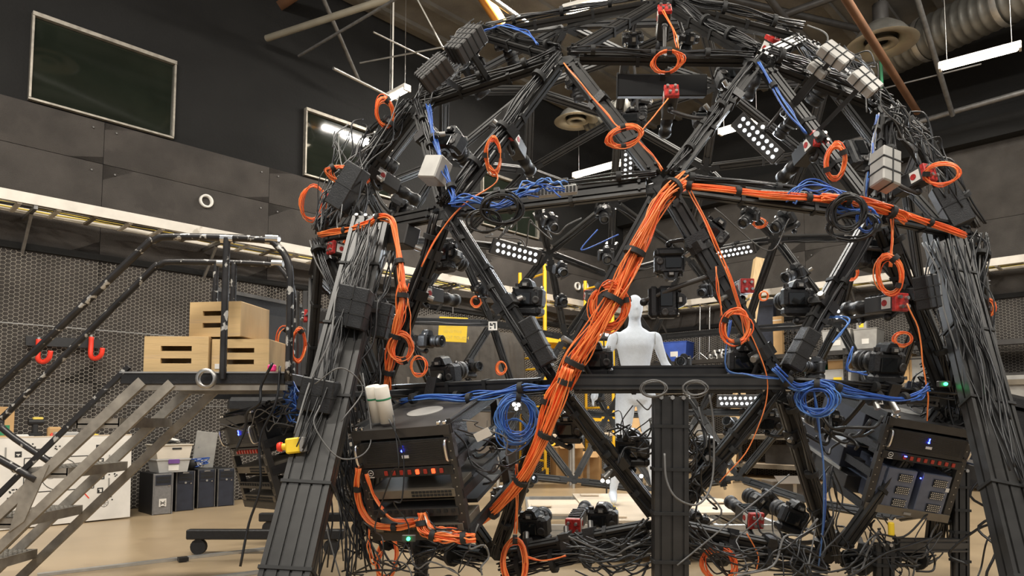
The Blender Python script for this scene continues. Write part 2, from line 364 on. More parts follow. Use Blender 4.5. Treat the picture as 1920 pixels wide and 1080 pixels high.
def tubelight(a, b, label):
    a = V(a); b = V(b); L = (b - a).length; T = frame((a + b) / 2, b - a); r = thing('tube_light', label, 'ceiling light', T)
    obj('housing', MB().box((0, 0, .045), (.12, L + .06, .05), bev=.01), m_white, r)
    obj('diffuser', MB().box((0, 0, 0), (.09, L, .05), bev=.018), m_tubeL, r)
    for s in (-1, 1):
        obj('end_cap', MB().box((0, s * (L / 2 + .015), .01), (.11, .025, .07)), m_white, r)
        obj('hanger_wire', MB().cyl((0, s * L * .42, .06), (0, s * L * .42, 1.6), .004, n=5), m_steel, r)
tubelight(PZ(1765, 128, 5.5), PZ(1910, 90, 5.5), 'long lit tube light hanging at the upper right')
tubelight(PZ(1078, 331, 5.5), PZ(1178, 304, 5.5), 'lit tube light seen through the dome above its middle beam')
tubelight(PZ(1352, 250, 5.5), PZ(1425, 228, 5.5), 'lit tube light seen through the dome right of centre')
tubelight(PZ(1062, 22, 5.7), PZ(1165, -6, 5.7), 'lit tube light at the top edge left of the apex')
tubelight(PZ(728, 186, 5.5), PZ(762, 168, 5.5), 'short lit fixture just left of the dome shoulder')
def lamp(c, r, label):
    c = V(c); root = thing('high_bay_lamp', label, 'ceiling light', Matrix.Translation(c))
    T = Matrix.Rotation(math.pi / 2, 4, 'X')
    obj('reflector', MB().lathe([(r, 0), (r * .97, .03), (r * .72, r * .45), (r * .4, r * .72), (r * .22, r * .8), (.05, r * .86)], T, 28), m_duct, root)
    obj('louvre_ring', MB().lathe([(r * 1.12, .0), (r * 1.0, -.02), (r * .55, .06), (r * .5, .10), (r * .95, .03), (r * 1.12, .0)], T, 32), m_lamp, root)
    obj('inner_ring', MB().lathe([(r * .5, -.0), (r * .38, -.02), (r * .2, .04), (r * .4, .05), (r * .5, 0)], T, 24), m_lamp, root)
    obj('ballast', MB().cyl((0, 0, r * .8), (0, 0, r * 1.4), .10, n=14), m_gdk, root)
    obj('hanger', MB().cyl((0, 0, r * 1.4), (0, 0, max(r * 1.5, 7.3 - c.z)), .02, n=8), m_gdk, root)
lamp(PZ(1653, 84, 6.05), .40, 'round high bay lamp with pale ring at upper right')
lamp(PZ(1080, 228, 6.2), .34, 'round high bay lamp seen through the dome top')
duct((-3.6, 3.9, 6.95), (2.2, 6.6, 6.95), .28, 'spiral air duct above the frame, mirrored in the left window')
lamp((-3.1, 6.0, 6.1), .34, 'round high bay lamp reflected near the left window')
# wall fittings
def ringfit(c, n, label, r=.10):
    T = frame(c, n); o = obj('wall_sleeve', MB().lathe([(r * .72, -.02), (r, 0), (r, .05), (r * .72, .05), (r * .68, .0), (r * .66, -.1)], T, 24), m_white); tag(o, label, 'pipe sleeve')
def onwall(px, py, W, Mx):                                   # pixel -> point on a wall plane
    n = N1 if W is WL else N2; o = L0 if W is WL else CORNER; d = ray(px, py); return CAM + d * ((o - CAM).dot(n) / d.dot(n))
ringfit(onwall(385, 378, WL, 0), N1, 'white round pipe sleeve in the left wall above the cable tray', .085)
ringfit(onwall(1081, 537, WL, 0), N1, 'small white sleeve on the back of the left wall, left of the pair', .085)
ringfit(onwall(1096, 538, WL, 0), N1, 'small white sleeve on the back of the left wall, right of the pair', .085)
hb = thing('hook_rail', 'black rail on the left wall mesh holding two orange hooks', 'hook rail', loc=onwall(60, 640, WL, 0))
a, b = onwall(45, 640, WL, 0) + N1 * .08, onwall(185, 646, WL, 0) + N1 * .08
obj('rail', MB().bar(a, b, .03, .10), m_blk, hb, world=True)
for px, py in ((67, 655), (165, 650)):
    q = onwall(px, py, WL, 0) + N1 * .12; mb = MB().tube(cr([q + UP * .10, q + UP * .02, q - UP * .11 + N1 * .01, q - UP * .14 + D1 * .05, q - UP * .10 + D1 * .09 + N1 * .05, q - UP * .02 + D1 * .10 + N1 * .06], 5), .026, 8)
    obj('orange_hook', mb, m_redp, hb, world=True)
    obj('hook_shank', MB().cyl(q + UP * .02, q + UP * .12, .018, n=8), m_steel, hb, world=True)

# ---------------------------------------------------------------- the geodesic dome frame
NODES = [(3.071,4.845,0.437),(3.154,5.727,0.246),(2.915,6.748,0.234),(2.449,7.507,0.406),(-0.274,7.739,0.451),
(0.586,7.948,0.256),(1.631,7.859,0.239),(0.732,3.431,0.501),(1.597,3.620,0.306),(2.495,4.163,0.282),
(-0.095,3.764,0.334),(-0.888,4.451,0.337),(-1.336,5.220,0.509),(-0.867,7.071,0.296),(-1.274,6.104,0.318),
(3.234,6.313,2.737),(3.517,5.832,2.023),(3.455,5.269,1.140),(3.279,6.854,2.011),(3.427,6.339,1.083),
(2.978,7.312,1.117),(0.094,8.177,1.154),(0.647,8.316,2.035),(1.167,8.102,2.746),(1.157,8.303,1.092),
(1.692,8.227,2.018),(2.184,7.998,1.120),(2.786,7.082,2.909),(1.993,7.769,2.913),(2.628,7.705,2.051),
(1.252,3.217,1.212),(1.805,3.357,2.092),(2.172,3.794,2.796),(2.261,3.573,1.147),(2.703,3.899,2.068),
(3.048,4.302,1.163),(3.173,5.429,2.928),(2.765,4.463,2.951),(3.311,4.782,2.085),(-1.173,6.688,2.810),
(-1.149,7.231,2.084),(-0.804,7.634,1.179),(-0.596,7.370,2.965),(-0.363,7.960,2.100),(0.302,7.913,2.940),
(0.995,5.807,4.223),(1.862,6.008,4.046),(2.721,6.202,3.476),(1.068,6.694,4.049),(2.018,6.992,3.652),
(1.134,7.575,3.483),(-0.662,6.490,3.531),(0.170,6.152,4.074),(0.170,7.150,3.682),(-0.551,4.026,2.840),
(-0.286,3.535,2.127),(0.207,3.306,1.229),(0.267,3.674,3.007),(0.742,3.230,2.155),(1.312,3.585,2.990),
(1.454,5.041,4.068),(2.440,5.186,3.673),(1.906,4.268,3.521),(-0.185,4.447,3.555),(0.409,5.130,4.086),
(0.852,4.227,3.716),(-1.079,4.221,2.130),(-0.730,3.828,1.196),(-1.380,4.679,1.235),(-1.557,6.264,2.106),
(-1.412,6.751,1.162),(-1.619,5.701,1.224),(-1.255,5.806,3.001),(-1.017,4.785,3.013),(-1.529,5.194,2.164),
(-0.551,5.440,3.722)]

SNAP = {58: (1245, 347), 57: (1058, 107), 59: (1422, 112), 55: (838, 397), 31: (1642, 400), 56: (1043, 722), 30: (1463, 720), 65: (1238, 4), 54: (785, 197), 32: (1662, 205), 7: (1245, 985), 10: (928, 1044), 8: (1562, 1050), 44: (1029, 474), 27: (1455, 448), 43: (922, 606), 5: (1076, 902), 63: (906, 64), 66: (602, 444), 62: (1505, 72), 34: (1826, 440)}
N = [V(p) for p in NODES]
for k, (px, py) in SNAP.items(): N[k] = P(px, py, N[k].y)

EDG = [(i, j) for i in range(len(N)) for j in range(i) if (V(NODES[i]) - V(NODES[j])).length < 1.25]
def tslot(wd, h, slots):                                     # T-slot extrusion outline, XZ
    s, dp = .005, .009; top = [(-wd / 2, h / 2)]
    for x in slots: top += [(x - s, h / 2), (x - s, h / 2 - dp), (x + s, h / 2 - dp), (x + s, h / 2)]
    top += [(wd / 2, h / 2)]; sd = [(wd / 2, s), (wd / 2 - dp, s), (wd / 2 - dp, -s), (wd / 2, -s)]
    bot = [(-x, -z) for x, z in top]; sd2 = [(-x, -z) for x, z in sd]
    return (top + sd + bot + sd2)[::-1]
dome = thing('dome_frame', 'large black geodesic dome frame of slotted struts with standing legs', 'dome frame', loc=(DC.x, DC.y, 0))
bolt_me = None
def bar_tslot(name, a, b, up, wd, h, slots, par, m=None):
    a = V(a); b = V(b); T = frame(a, b - a, up); L = (b - a).length
    mb = MB().prism(tslot(wd, h, slots), L, T); return obj(name, mb, m or m_strut, par, world=True), T, L
LONG = {}
for i, j in EDG:
    a, b = N[i], N[j]; d = (b - a).normalized(); up = ((a + b) / 2 - DC).normalized()
    front = (a.y + b.y) / 2 < 4.6
    g = .085; o, T, L = bar_tslot('strut', a + d * g, b - d * g, up, .078, .045, (-.02, .02), dome)
    LONG[(i, j)] = LONG[(j, i)] = (a, b)
    if front:
        mb = MB()
        for y in (.03, L - .03):
            for x in (-.02, .02): mb.cyl((x, y, .022), (x, y, .036), .009, n=6, M=T)
        obj('end_bolts', mb, m_blk, o, kind='stuff', world=True)
        for y in (.34, .66):
            y = (y + ru(-.08, .08)) * L; mb = MB().box((0, y, 0), (.088, .02, .056), T)
            obj('hook_and_loop_strap', mb, m_slot, o, world=True)
for k, p in enumerate(N):
    T = frame(p, (p - DC).normalized()); arms = [(N[j if i == k else i] - p).normalized() for i, j in EDG if k in (i, j)]
    mb = MB().cyl(p - (p - DC).normalized() * .028, p - (p - DC).normalized() * .018, .05, n=6)
    for d in arms: mb.bar(p + d * .02 - (p - DC).normalized() * .023, p + d * .17 - (p - DC).normalized() * .023, .05, .009, (p - DC).normalized())
    obj('hub_plate', mb, m_slot, dome, world=True)
def leg(a, b, up, wd, dp, slots, nm='support_leg'):
    a = V(a); b = V(b); t = (0 - a.z) / (b.z - a.z); b = a + (b - a) * t; o, T, L = bar_tslot(nm, a, b, up, wd, dp, slots, dome)
    mb = MB().box((b.x, b.y, .006), (wd * 1.4, .2, .012)); obj('foot_plate', mb, m_gdk, o, world=True)
    mb = MB()
    for x in slots: mb.cyl((x, .005, dp * .5), (x, .005, dp * .5 + .014), .010, n=6, M=T).cyl((x, -.004, 0), (x, .0, 0), .011, n=8, M=T)
    obj('end_bolts', mb, m_steel, o, kind='stuff', world=True)
    for k in range(5):
        y = (.1 + .17 * k + ru(0, .05)) * L; obj('hook_and_loop_strap', MB().box((0, y, 0), (wd + .012, .014, dp + .012), T), m_slot, o, world=True)
    return T, L
s4 = (-.075, -.025, .025, .075)
leg(P(697, 416, 3.75), P(538, 1080, 2.75), (0, -1, .3), .20, .085, s4)
leg(P(1768, 436, 3.8), P(1908, 985, 2.85), (0, -1, .3), .19, .085, s4)
leg(P(1256, 744, 3.12), P(1256, 1080, 3.12), (0, -1, 0), .15, .08, (-.05, 0, .05), 'centre_leg')
leg(P(1657, 1018, 3.6), P(1657, 1080, 3.6), (0, -1, 0), .09, .045, (-.02, .02), 'short_leg')
leg(P(1800, 880, 3.9), P(1800, 1030, 3.9), (0, -1, 0), .08, .045, (-.02, .02), 'short_leg')
leg(P(790, 1000, 4.4), P(790, 1050, 4.4), (0, -1, 0), .08, .045, (-.02, .02), 'short_leg')
for a, b in ((P(1042, 716, 3.22), P(1462, 716, 3.14)), (P(1075, 700, 3.5), P(1440, 697, 3.4)), (P(1680, 1022, 3.62), P(1810, 1022, 3.9)), (P(760, 752, 3.75), P(1030, 725, 3.5))):
    bar_tslot('cross_rail', a, b, (0, -1, 0), .07, .045, (-.02, .02), dome)
# printed marker squares on the hubs
def marker(p, n, s, label, up=(0, 0, 1)):
    T = frame(p, n, up); r = thing('marker_tag', label, 'marker', T); obj('white_card', MB().box((0, 0, 0), (s, .003, s)), m_white, r)
    mb = MB(); c = s / 6; random.seed(int(s * 1000) + len(label))
    for i in range(4):
        for j in range(4):
            if rnd() < .55 or i in (0,) : mb.box(((i - 1.5) * c, .003, (j - 1.5) * c), (c, .002, c))
    obj('printed_code', mb, m_print, r, kind='stuff')
marker(P(924, 611, 7.75), (-.1, -1, 0), .10, 'small square black and white marker on the hub left of the scaffold')
marker(P(1590, 447, 3.45), (0, -1, 0), .035, 'small square marker beside the blue plugs at the right hub', (.1, 0, 1))
marker(P(1648, 752, 3.4), (0, -1, .4), .035, 'small square marker on top of the right equipment rack')
# ---------------------------------------------------------------- mannequin on its platform
def loft(mb, rings, n=20):                                    # rings: (centre, rx, ry) horizontal ellipses
    vs = []
    for c, rx, ry in rings: vs += [(c[0] + rx * math.cos(2 * math.pi * i / n), c[1] + ry * math.sin(2 * math.pi * i / n), c[2]) for i in range(n)]
    k = len(rings); return mb.add(vs, [(j * n + i, j * n + (i + 1) % n, (j + 1) * n + (i + 1) % n, (j + 1) * n + i) for j in range(k - 1) for i in range(n)] + [list(range(n))[::-1], list(range((k - 1) * n, k * n))], 0, True)
mx, my, mz = 1.097, 6.1, .315
body = MB()
loft(body, [((-.0, 0, .86), .10, .09), ((0, 0, .90), .165, .115), ((0, .005, .97), .175, .125), ((0, 0, 1.05), .155, .11), ((0, -.005, 1.14), .128, .095), ((0, 0, 1.20), .128, .095), ((0, 0, 1.30), .150, .108), ((0, -.01, 1.38), .165, .118), ((0, -.005, 1.44), .170, .112), ((0, .005, 1.49), .155, .09), ((0, .01, 1.525), .105, .07), ((0, .01, 1.55), .062, .058), ((0, .005, 1.62), .052, .054), ((0, 0, 1.645), .05, .056)])
loft(body, [((0, -.005, 1.605), .030, .04), ((0, -.015, 1.63), .052, .072), ((0, -.012, 1.67), .064, .085), ((0, -.005, 1.72), .072, .094), ((0, .0, 1.76), .073, .096), ((0, .004, 1.80), .062, .085), ((0, .006, 1.83), .038, .055), ((0, .006, 1.842), .012, .02)])
def limb(pts, n=14):
    body.tube(cr([p for p, r in pts], 4), 0, n, rad=[r for r in __import__('itertools').chain(*[[pts[i][1] + (pts[i + 1][1] - pts[i][1]) * k / 4 for k in range(4)] for i in range(len(pts) - 1)], [pts[-1][1]])])
for s, hip, knee, ank, toe in ((-1, (-.088, 0, .93), (-.128, -.01, .51), (-.205, .04, .10), (-.225, -.13, .035)), (1, (.088, 0, .93), (.125, -.01, .51), (.175, .04, .10), (.19, -.13, .035))):
    k = V(knee); h = V(hip); a = V(ank)
    limb([(h + V((0, 0, .03)), .085), (h, .092), (h.lerp(k, .35), .086), (h.lerp(k, .75), .066), (k, .055), (k.lerp(a, .3) + V((0, .012, 0)), .056), (k.lerp(a, .7), .042), (a, .034)])
    limb([(a + V((0, .045, -.05)), .030), (a + V((0, .01, -.035)), .040), (a.lerp(V(toe), .5) + V((0, 0, -.01)), .036), (V(toe), .030), (V(toe) + V((0, -.05, -.008)), .018)])
for s, el, wr in ((-1, (-.285, .02, 1.22), (-.36, -.06, .98)), (1, (.262, .02, 1.24), (.385, -.07, 1.03))):
    sh = V((s * .185, .005, 1.455)); e = V(el); q = V(wr); d = (q - e).normalized()
    limb([(sh - V((s * .05, 0, -.01)), .045), (sh, .052), (sh.lerp(e, .3), .046), (e, .037), (e.lerp(q, .35), .036), (q, .024)])
    pl = q + d * .055; limb([(q, .024), (q + d * .03, .032), (pl, .036), (pl + d * .03, .030)])
    for f in range(4):
        b = pl + V((0, (f - 1.5) * .018, 0)) + d * .02; L = (.075, .085, .08, .062)[f]
        limb([(b, .0115), (b + d * L * .45, .0105), (b + d * L * .8 - V((s * .008, 0, 0)), .010), (b + d * L - V((s * .018, 0, 0)), .008)], 8)
    b = q + d * .03 + V((0, -.03, 0)); limb([(b, .013), (b + d * .035 + V((0, -.022, 0)), .012), (b + d * .065 + V((0, -.028, 0)), .009)], 8)
limb([(V((0, -.082, 1.755)), .006), (V((0, -.094, 1.735)), .010), (V((0, -.102, 1.712)), .013), (V((0, -.092, 1.700)), .008)], 8)
limb([(V((-.03, -.078, 1.762)), .008), (V((0, -.090, 1.766)), .010), (V((.03, -.078, 1.762)), .008)], 8)
TM = Matrix.Translation((mx, my, mz))
mroot = thing('mannequin', 'white fabric-covered featureless mannequin standing inside the dome', 'mannequin', TM)
bo = obj('body', body, m_fabric, mroot)
md = bo.modifiers.new('r', 'REMESH'); md.mode = 'VOXEL'; md.voxel_size = .011; md.use_smooth_shade = True
md = bo.modifiers.new('s', 'SMOOTH'); md.iterations = 6; md.factor = .6
wz = 1.165; obj('waist_seam', MB().tube([(.137 * math.cos(t), .103 * math.sin(t), wz + .012 * math.cos(t * 2)) for t in [2 * math.pi * i / 32 for i in range(33)]], .005, 6), m_white, mroot)
for s in (-1, 1): obj('shoulder_seam', MB().tube([V((s * (.178 + .012 * math.sin(t)), .058 * math.sin(t), 1.445 + .062 * math.cos(t))) for t in [2 * math.pi * i / 20 for i in range(21)]], .003, 5), m_steel, mroot)

# platform: aluminium frame and plywood sheets
pf = thing('stage_platform', 'low aluminium-framed plywood platform under the mannequin', 'platform', loc=(.95, 5.9, 0))
X0, X1, Y0, Y1 = .15, 1.98, 5.12, 6.95
for a, b in (((X0, Y0), (X1, Y0)), ((X0, Y1), (X1, Y1)), ((X0, Y0), (X0, Y1)), ((X1, Y0), (X1, Y1)), ((.62, Y0), (.62, Y1)), ((1.5, Y0), (1.5, Y1))):
    for z in (.235, .155, .09):
        if z < .2 and a[0] in (.62, 1.5): continue
        d = (V((*b, 0)) - V((*a, 0))).normalized() * .02
        obj('frame_rail', MB().prism(tslot(.04, .078, ()), ((V((*b, z)) - V((*a, z))).length - .04), frame(V((*a, z)) + d, V((*b, z)) - V((*a, z)))), m_alu, pf, world=True)
for x in (X0 + .05, X1 - .05, 1.06):
    for y in (Y0 + .05, Y1 - .05): obj('foot', MB().cyl((x, y, 0), (x, y, .06), .035, n=10), m_alu, pf, world=True)
for x0, x1, y0, y1, z in ((.14, .60, 5.55, 6.5, .285), (.60, 1.50, 5.12, 6.95, .293), (1.50, 1.99, 5.62, 6.6, .285)):
    obj('plywood_sheet', MB().box(((x0 + x1) / 2, (y0 + y1) / 2, z), (x1 - x0 - .006, y1 - y0, .02), bev=.002), m_plyp, pf, world=True)
for x, y in ((.25, 5.95), (.78, 5.3), (.75, 6.75), (1.42, 5.8), (1.85, 6.2), (1.3, 5.6)):
    o = obj('loose_plate', MB().box((x, y, .312), (.17, .13, .012), bev=.002), m_plyp); tag(o, None, 'plate')
for i, l in enumerate(('small plywood plate at the left edge of the platform', 'small plywood plate at the front of the platform near the camera', 'small plywood plate at the rear of the platform', 'small plywood plate beside the centre leg', 'small plywood plate on the right wing of the platform', 'small plywood plate just ahead of the mannequin foot')):
    bpy.data.objects['loose_plate' + ('.%03d' % i if i else '')]['label'] = l
o = obj('yellow_tape_strip', MB().box((.86, 5.88, .3045), (.03, .24, .002)), m_yel2); tag(o, 'short yellow tape strip on the plywood beside the mannequin foot', 'tape')
cc = thing('colour_chart', 'small dark-framed colour chart lying on the plywood platform', 'colour chart', loc=(1.22, 5.36, .304))
obj('tray', MB().box((0, 0, .004), (.36, .10, .008)), m_blk, cc)
for i, c in enumerate((m_green, m_clear, m_violet, m_yel2, m_cream)): obj('colour_patch', MB().box((-.13 + i * .065, 0, .0095), (.05, .07, .003)), c, cc)

# ---------------------------------------------------------------- yellow scaffold tower
sc = thing('scaffold_tower', 'yellow rolling scaffold tower with two decks in the room corner', 'scaffold', loc=(1.0, 12.2, 0))
FL, FR, BL, BR = V((.553, 11.5, 0)), V((1.80, 12.22, 0)), V((.142, 12.2, 0)), V((1.39, 12.92, 0))
for p, zt in ((FL, 3.66), (FR, 3.66), (BL, 3.66), (BR, 3.66)):
    obj('post', MB().cyl(p + UP * .22, p + UP * 1.95, .028, n=10).cyl(p + UP * 1.95, p + UP * zt, .034, n=10), m_yel, sc, world=True)
    cs = obj('caster', MB().cyl(p + UP * .10 - D2 * .03, p + UP * .10 + D2 * .03, .095, n=16), m_rub, sc, world=True)
    obj('caster_fork', MB().bar(p + UP * .08 + D2 * .045, p + UP * .24 + D2 * .045, .05, .01).bar(p + UP * .08 - D2 * .045, p + UP * .24 - D2 * .045, .05, .01), m_yel, cs, world=True)
for a, b in ((FL, BL), (FR, BR)):
    for z in (.35, .62, 1.25, 1.62, 1.9, 2.1, 2.45, 2.78, 3.05, 3.5): obj('rung', MB().cyl(a + UP * z, b + UP * z, .019, n=8), m_yel, sc, world=True)
for z in (1.05, 2.38):
    e = (FR - FL).normalized(); n = (BL - FL).normalized()
    for a, b in ((FL, FR), (BL, BR)): obj('side_rail', MB().bar(a + UP * z, b + UP * z, .04, .09), m_yel, sc, world=True)
    for k in range(2): obj('deck_plank', MB().bar(FL + n * (.22 + .38 * k) + UP * (z + .05), FR + n * (.22 + .38 * k) + UP * (z + .05), .36, .035), m_yel if z > 2 else m_plyp, sc, world=True)
for a, q in ((FL, FR), (FR, FL)):
    e = (q - a).normalized()
    for z in (2.1, .6): obj('corner_brace', MB().tube(cr([a + UP * z, a + UP * (z + .02) + e * .18, a + UP * (z + .25) + e * .28, a + UP * (z + .28) + e * .28], 5), .018, 8), m_yel, sc, world=True)

# ---------------------------------------------------------------- rolling ladder and apple boxes
ld = thing('rolling_ladder', 'worn black and grey rolling ladder with platform and handrails at left', 'ladder', loc=(-1.9, 4.0, 0))
YN, YF, PZL = 3.75, 4.36, 1.305
obj('platform_deck', MB().box((-1.69, (YN + YF) / 2, PZL - .035), (.90, YF - YN, .07), bev=.006), m_blk, ld, world=True)
obj('deck_edge', MB().box((-1.69, YN - .004, PZL - .003), (.90, .012, .008)), m_steel, ld, world=True)
for y in (YN + .03, YF - .03): obj('under_frame', MB().box((-1.66, y, PZL - .085), (.84, .04, .03)), m_rail, ld, world=True)
for y in (YN + .01, YF - .01):
    obj('stringer', MB().bar((-2.02, y, PZL - .05), (-3.32, y, .0), .028, .055, (1, 0, 1)), m_rail, ld, world=True)
    obj('stringer', MB().bar((-2.10, y, PZL + .03), (-3.38, y, .02), .022, .026, (1, 0, 1)), m_tube, ld, world=True)
    obj('truss_bar', MB().bar((-1.86, y, PZL - .06), (-3.12, y, .0), .024, .05, (1, 0, 1)), m_rail, ld, world=True)
    obj('support_post', MB().bar((-1.27, YF if y > 4 else 4.1, PZL - .05), (-1.27, YF if y > 4 else 4.1, 0), .03, .03), m_tube, ld, world=True)
for i in range(4):
    x = -2.26 - .27 * i; z = 1.05 - .27 * i; mb = MB().box((x, (YN + YF) / 2, z - .03), (.235, YF - YN - .03, .008))
    for dx in (-.115, .115): mb.box((x + dx, (YN + YF) / 2, z - .025), (.01, YF - YN - .03, .055))
    for dy in (YN + .02, YF - .02): mb.box((x, dy, z - .025), (.235, .01, .055))
    st = obj('step', mb, m_rail, ld, world=True); g = MB()
    for k in range(8): g.box((x - .10 + k * .0286, (YN + YF) / 2, z - .006), (.007, YF - YN - .05, .014))
    for k in range(14): g.box((x, YN + .05 + k * .04, z - .004), (.21, .006, .010))
    obj('grating', g, m_tread, st, kind='stuff', world=True)
for y, x0, x1, low in ((YN, -1.95, -1.24, ((-2.9, 1.12), (-2.99, 1.0), (-2.93, .92), (-2.57, .72))), (YF, -2.23, -1.42, ((-3.14, 1.14), (-3.23, 1.03), (-3.17, .95), (-2.88, .76)))):
    zt = 2.045; pts = [V((x1 + .02, y, PZL - .05)), V((x1 + .02, y, zt - .35)), V((x1 + .01, y, zt - .16)), V((x1 - .05, y, zt - .05)), V((x1 - .16, y, zt - .005)), V((x0 + .08, y, zt + .01)), V((x0 - .03, y, zt - .01)), V((x0 - .14, y, zt - .10))] + [V((a, y, b)) for a, b in low]
    obj('handrail', MB().tube(cr(pts, 6), .0205, 10), m_tube, ld, world=True)
    xs = -1.575 if y == YN else -1.78
    obj('rail_post', MB().cyl((xs, y - .01, PZL - .04), (xs, y - .01, zt), .019, n=10), m_tube, ld, world=True)
    for xx in (x0 + .34, x1 - .12): obj('rail_clamp', MB().cyl((xx, y, zt), (xx + .07, y, zt - .003), .0255, n=10), m_chrome if y == YN else m_steel, ld, world=True)
obj('rail_post', MB().cyl((-1.9, YF, PZL - .04), (-1.9, YF, 2.04), .017, n=10), m_tube, ld, world=True)
obj('ring_foot', MB().lathe([(.040, 0), (.055, .006), (.055, .03), (.040, .03)], frame((-1.645, YN - .035, PZL - .04), (0, -1, 0)), 20), m_steel, ld, world=True)
obj('gusset', MB().prism([(-2.62, .74), (-2.50, .80), (-2.62, .50), (-2.70, .44)], .01, Matrix.Translation((0, YN - .01, 0))), m_rail, ld, world=True)
def apple_box(c, ang, w, d, h, label, lab=False):
    T = Matrix.Translation(c) @ Matrix.Rotation(ang, 4, 'Z'); r = thing('apple_box', label, 'apple box', T, 'wooden apple boxes on the ladder platform'); t = .016
    mb = MB()                                                 # front panel with two slots
    zs = [0, .26, .40, .60, .74, 1]; xs = [-.5, -.24, .24, .5]
    for yy in (-d / 2, d / 2 - t):
        for iz in range(5):
            for ix in range(3):
                if iz in (1, 3) and ix == 1: continue
                mb.box(((xs[ix] + xs[ix + 1]) / 2 * w, yy + t / 2, (zs[iz] + zs[iz + 1]) / 2 * h), ((xs[ix + 1] - xs[ix]) * w, t, (zs[iz + 1] - zs[iz]) * h))
    obj('slotted_end', mb, m_ply, r, kind='stuff')
    for s in (-1, 1): obj('side_board', MB().box((s * (w / 2 - t / 2 + .001), 0, h / 2), (t, d - .004, h - .004), bev=.002), m_plyd, r)
    obj('top_board', MB().box((0, 0, h - t / 2 + .001), (w - .004, d - .004, t), bev=.002), m_plyd, r)
    obj('bottom_board', MB().box((0, 0, t / 2 + .001), (w - .004, d - .004, t)), m_plyd, r)
    if lab: obj('paper_label', MB().box((-w * .37, -d / 2 - .001, h * .2), (.045, .002, .028)), m_white, r)
    return r
apple_box((-1.885, 4.0, PZL), .03, .355, .33, .205, 'left lower wooden apple box on the ladder platform')
apple_box((-1.525, 4.02, PZL), -.02, .325, .33, .192, 'right lower wooden apple box with small paper label, under another box', True)
apple_box((-1.66, 4.03, PZL + .207), -.14, .31, .33, .20, 'topmost wooden apple box resting on the two lower ones')

# ---------------------------------------------------------------- calibration board, table, workstations
A0, A1 = P(-60, 1000, 6.35), P(244, 968, 7.35); A0.z = A1.z = 0
dirb = (A1 - A0).normalized(); nb = V((dirb.y, -dirb.x, 0)); HB = .86
A0 = A1 - dirb * 1.95
TB = Matrix(((dirb.x, -nb.x, -nb.x * .04, A0.x), (dirb.y, -nb.y, -nb.y * .04, A0.y), (0, 0, 1, 0), (0, 0, 0, 1)))
bd = thing('calibration_board', 'large white board printed with coded targets standing on the floor at left', 'board', TB)
obj('panel', MB().box((.975, .012, HB / 2), (1.95, .024, HB), bev=.002), m_white, bd)
obj('edge_trim', MB().box((.975, .012, HB + .004), (1.95, .03, .01)), m_plyp, bd)
def target(x, z, s):
    mb = MB(); c = s / 5
    for i in range(5):
        for j in range(5):
            if i in (0, 4) or j in (0, 4) or rnd() < .5: mb.box((x + (i - 2) * c, -.0015, z + (j - 2) * c), (c * .98, .002, c * .98))
    obj('coded_target', mb, m_print, bd, kind='stuff')
random.seed(3)
for x, z in ((.95, .70), (1.12, .72), (1.66, .60), (1.67, .44), (1.45, .27), (1.66, .30), (.90, .27), (1.64, .74), (.7, .5)): target(x, z, .055)
for x, z in ((1.3, .76), (1.78, .62), (1.79, .46), (1.75, .22), (1.42, .13), (.95, .55), (.93, .35), (1.05, .78)):
    mb = MB()
    for k in range(6): mb.box((x + ru(-.05, .05), -.0015, z + ru(-.025, .025)), (.014, .002, .012))
    obj('dot_cluster', mb, m_print, bd, kind='stuff')
def flatline(pts, wd, nm, m=m_print):
    mb = MB()
    for a, b in zip(pts[:-1], pts[1:]): mb.bar((a[0], -.0015, a[1]), (b[0], -.0015, b[1]), wd, .002, (0, 1, 0))
    obj(nm, mb, m, bd)
flatline([(1.0, .66), (1.6, .66), (1.6, .33), (1.0, .33), (1.0, .66)], .008, 'printed_frame')
flatline([(1.3 + .16 * math.cos(t), .49 + .155 * math.sin(t)) for t in [2 * math.pi * i / 36 for i in range(37)]], .006, 'printed_ring')
for cx, cz in ((1.22, .52), (1.39, .50)): flatline([(cx + .055 * math.cos(t) * (1 + .3 * math.sin(3 * t)), cz + .07 * math.sin(t)) for t in [2 * math.pi * i / 24 for i in range(25)]], .002, 'printed_outline')
flatline([(1.70 + .038 * math.cos(t), .17 + .04 * math.sin(t)) for t in [2 * math.pi * i / 20 for i in range(21)]], .003, 'printed_wheel')
for k in range(4): flatline([(1.70 - .036 * math.cos(k * .785), .17 - .038 * math.sin(k * .785)), (1.70 + .036 * math.cos(k * .785), .17 + .038 * math.sin(k * .785))], .002, 'wheel_spoke')
for x, z in ((1.74, .66), (1.74, .42), (.85, .77)): flatline([(x, z), (x, z - .10)], .014, 'grey_bar', m_gbox)
flatline([(1.52, .28), (1.56, .23)], .010, 'red_bar', m_redp)
def text(body, size, M, m, parent, nm='lettering', ext=.001):
    c = bpy.data.curves.new(nm, 'FONT'); c.body = body; c.size = size; c.extrude = ext; c.align_x = 'CENTER'; c.align_y = 'CENTER'; c.materials.append(m)
    o = bpy.data.objects.new(nm, c); C.objects.link(o); bpy.context.view_layer.update()
    me = bpy.data.meshes.new_from_object(o.evaluated_get(bpy.context.evaluated_depsgraph_get())); bpy.data.objects.remove(o)
    me.materials.clear(); me.materials.append(m); o = bpy.data.objects.new(nm, me); C.objects.link(o); o.parent = parent; o.matrix_basis = M; o['kind'] = 'stuff'; return o
RX = Matrix.Rotation(math.pi / 2, 4, 'X')
text('ACTIVISION', .052, Matrix.Translation((1.30, -.002, .475)) @ RX, m_print, bd)
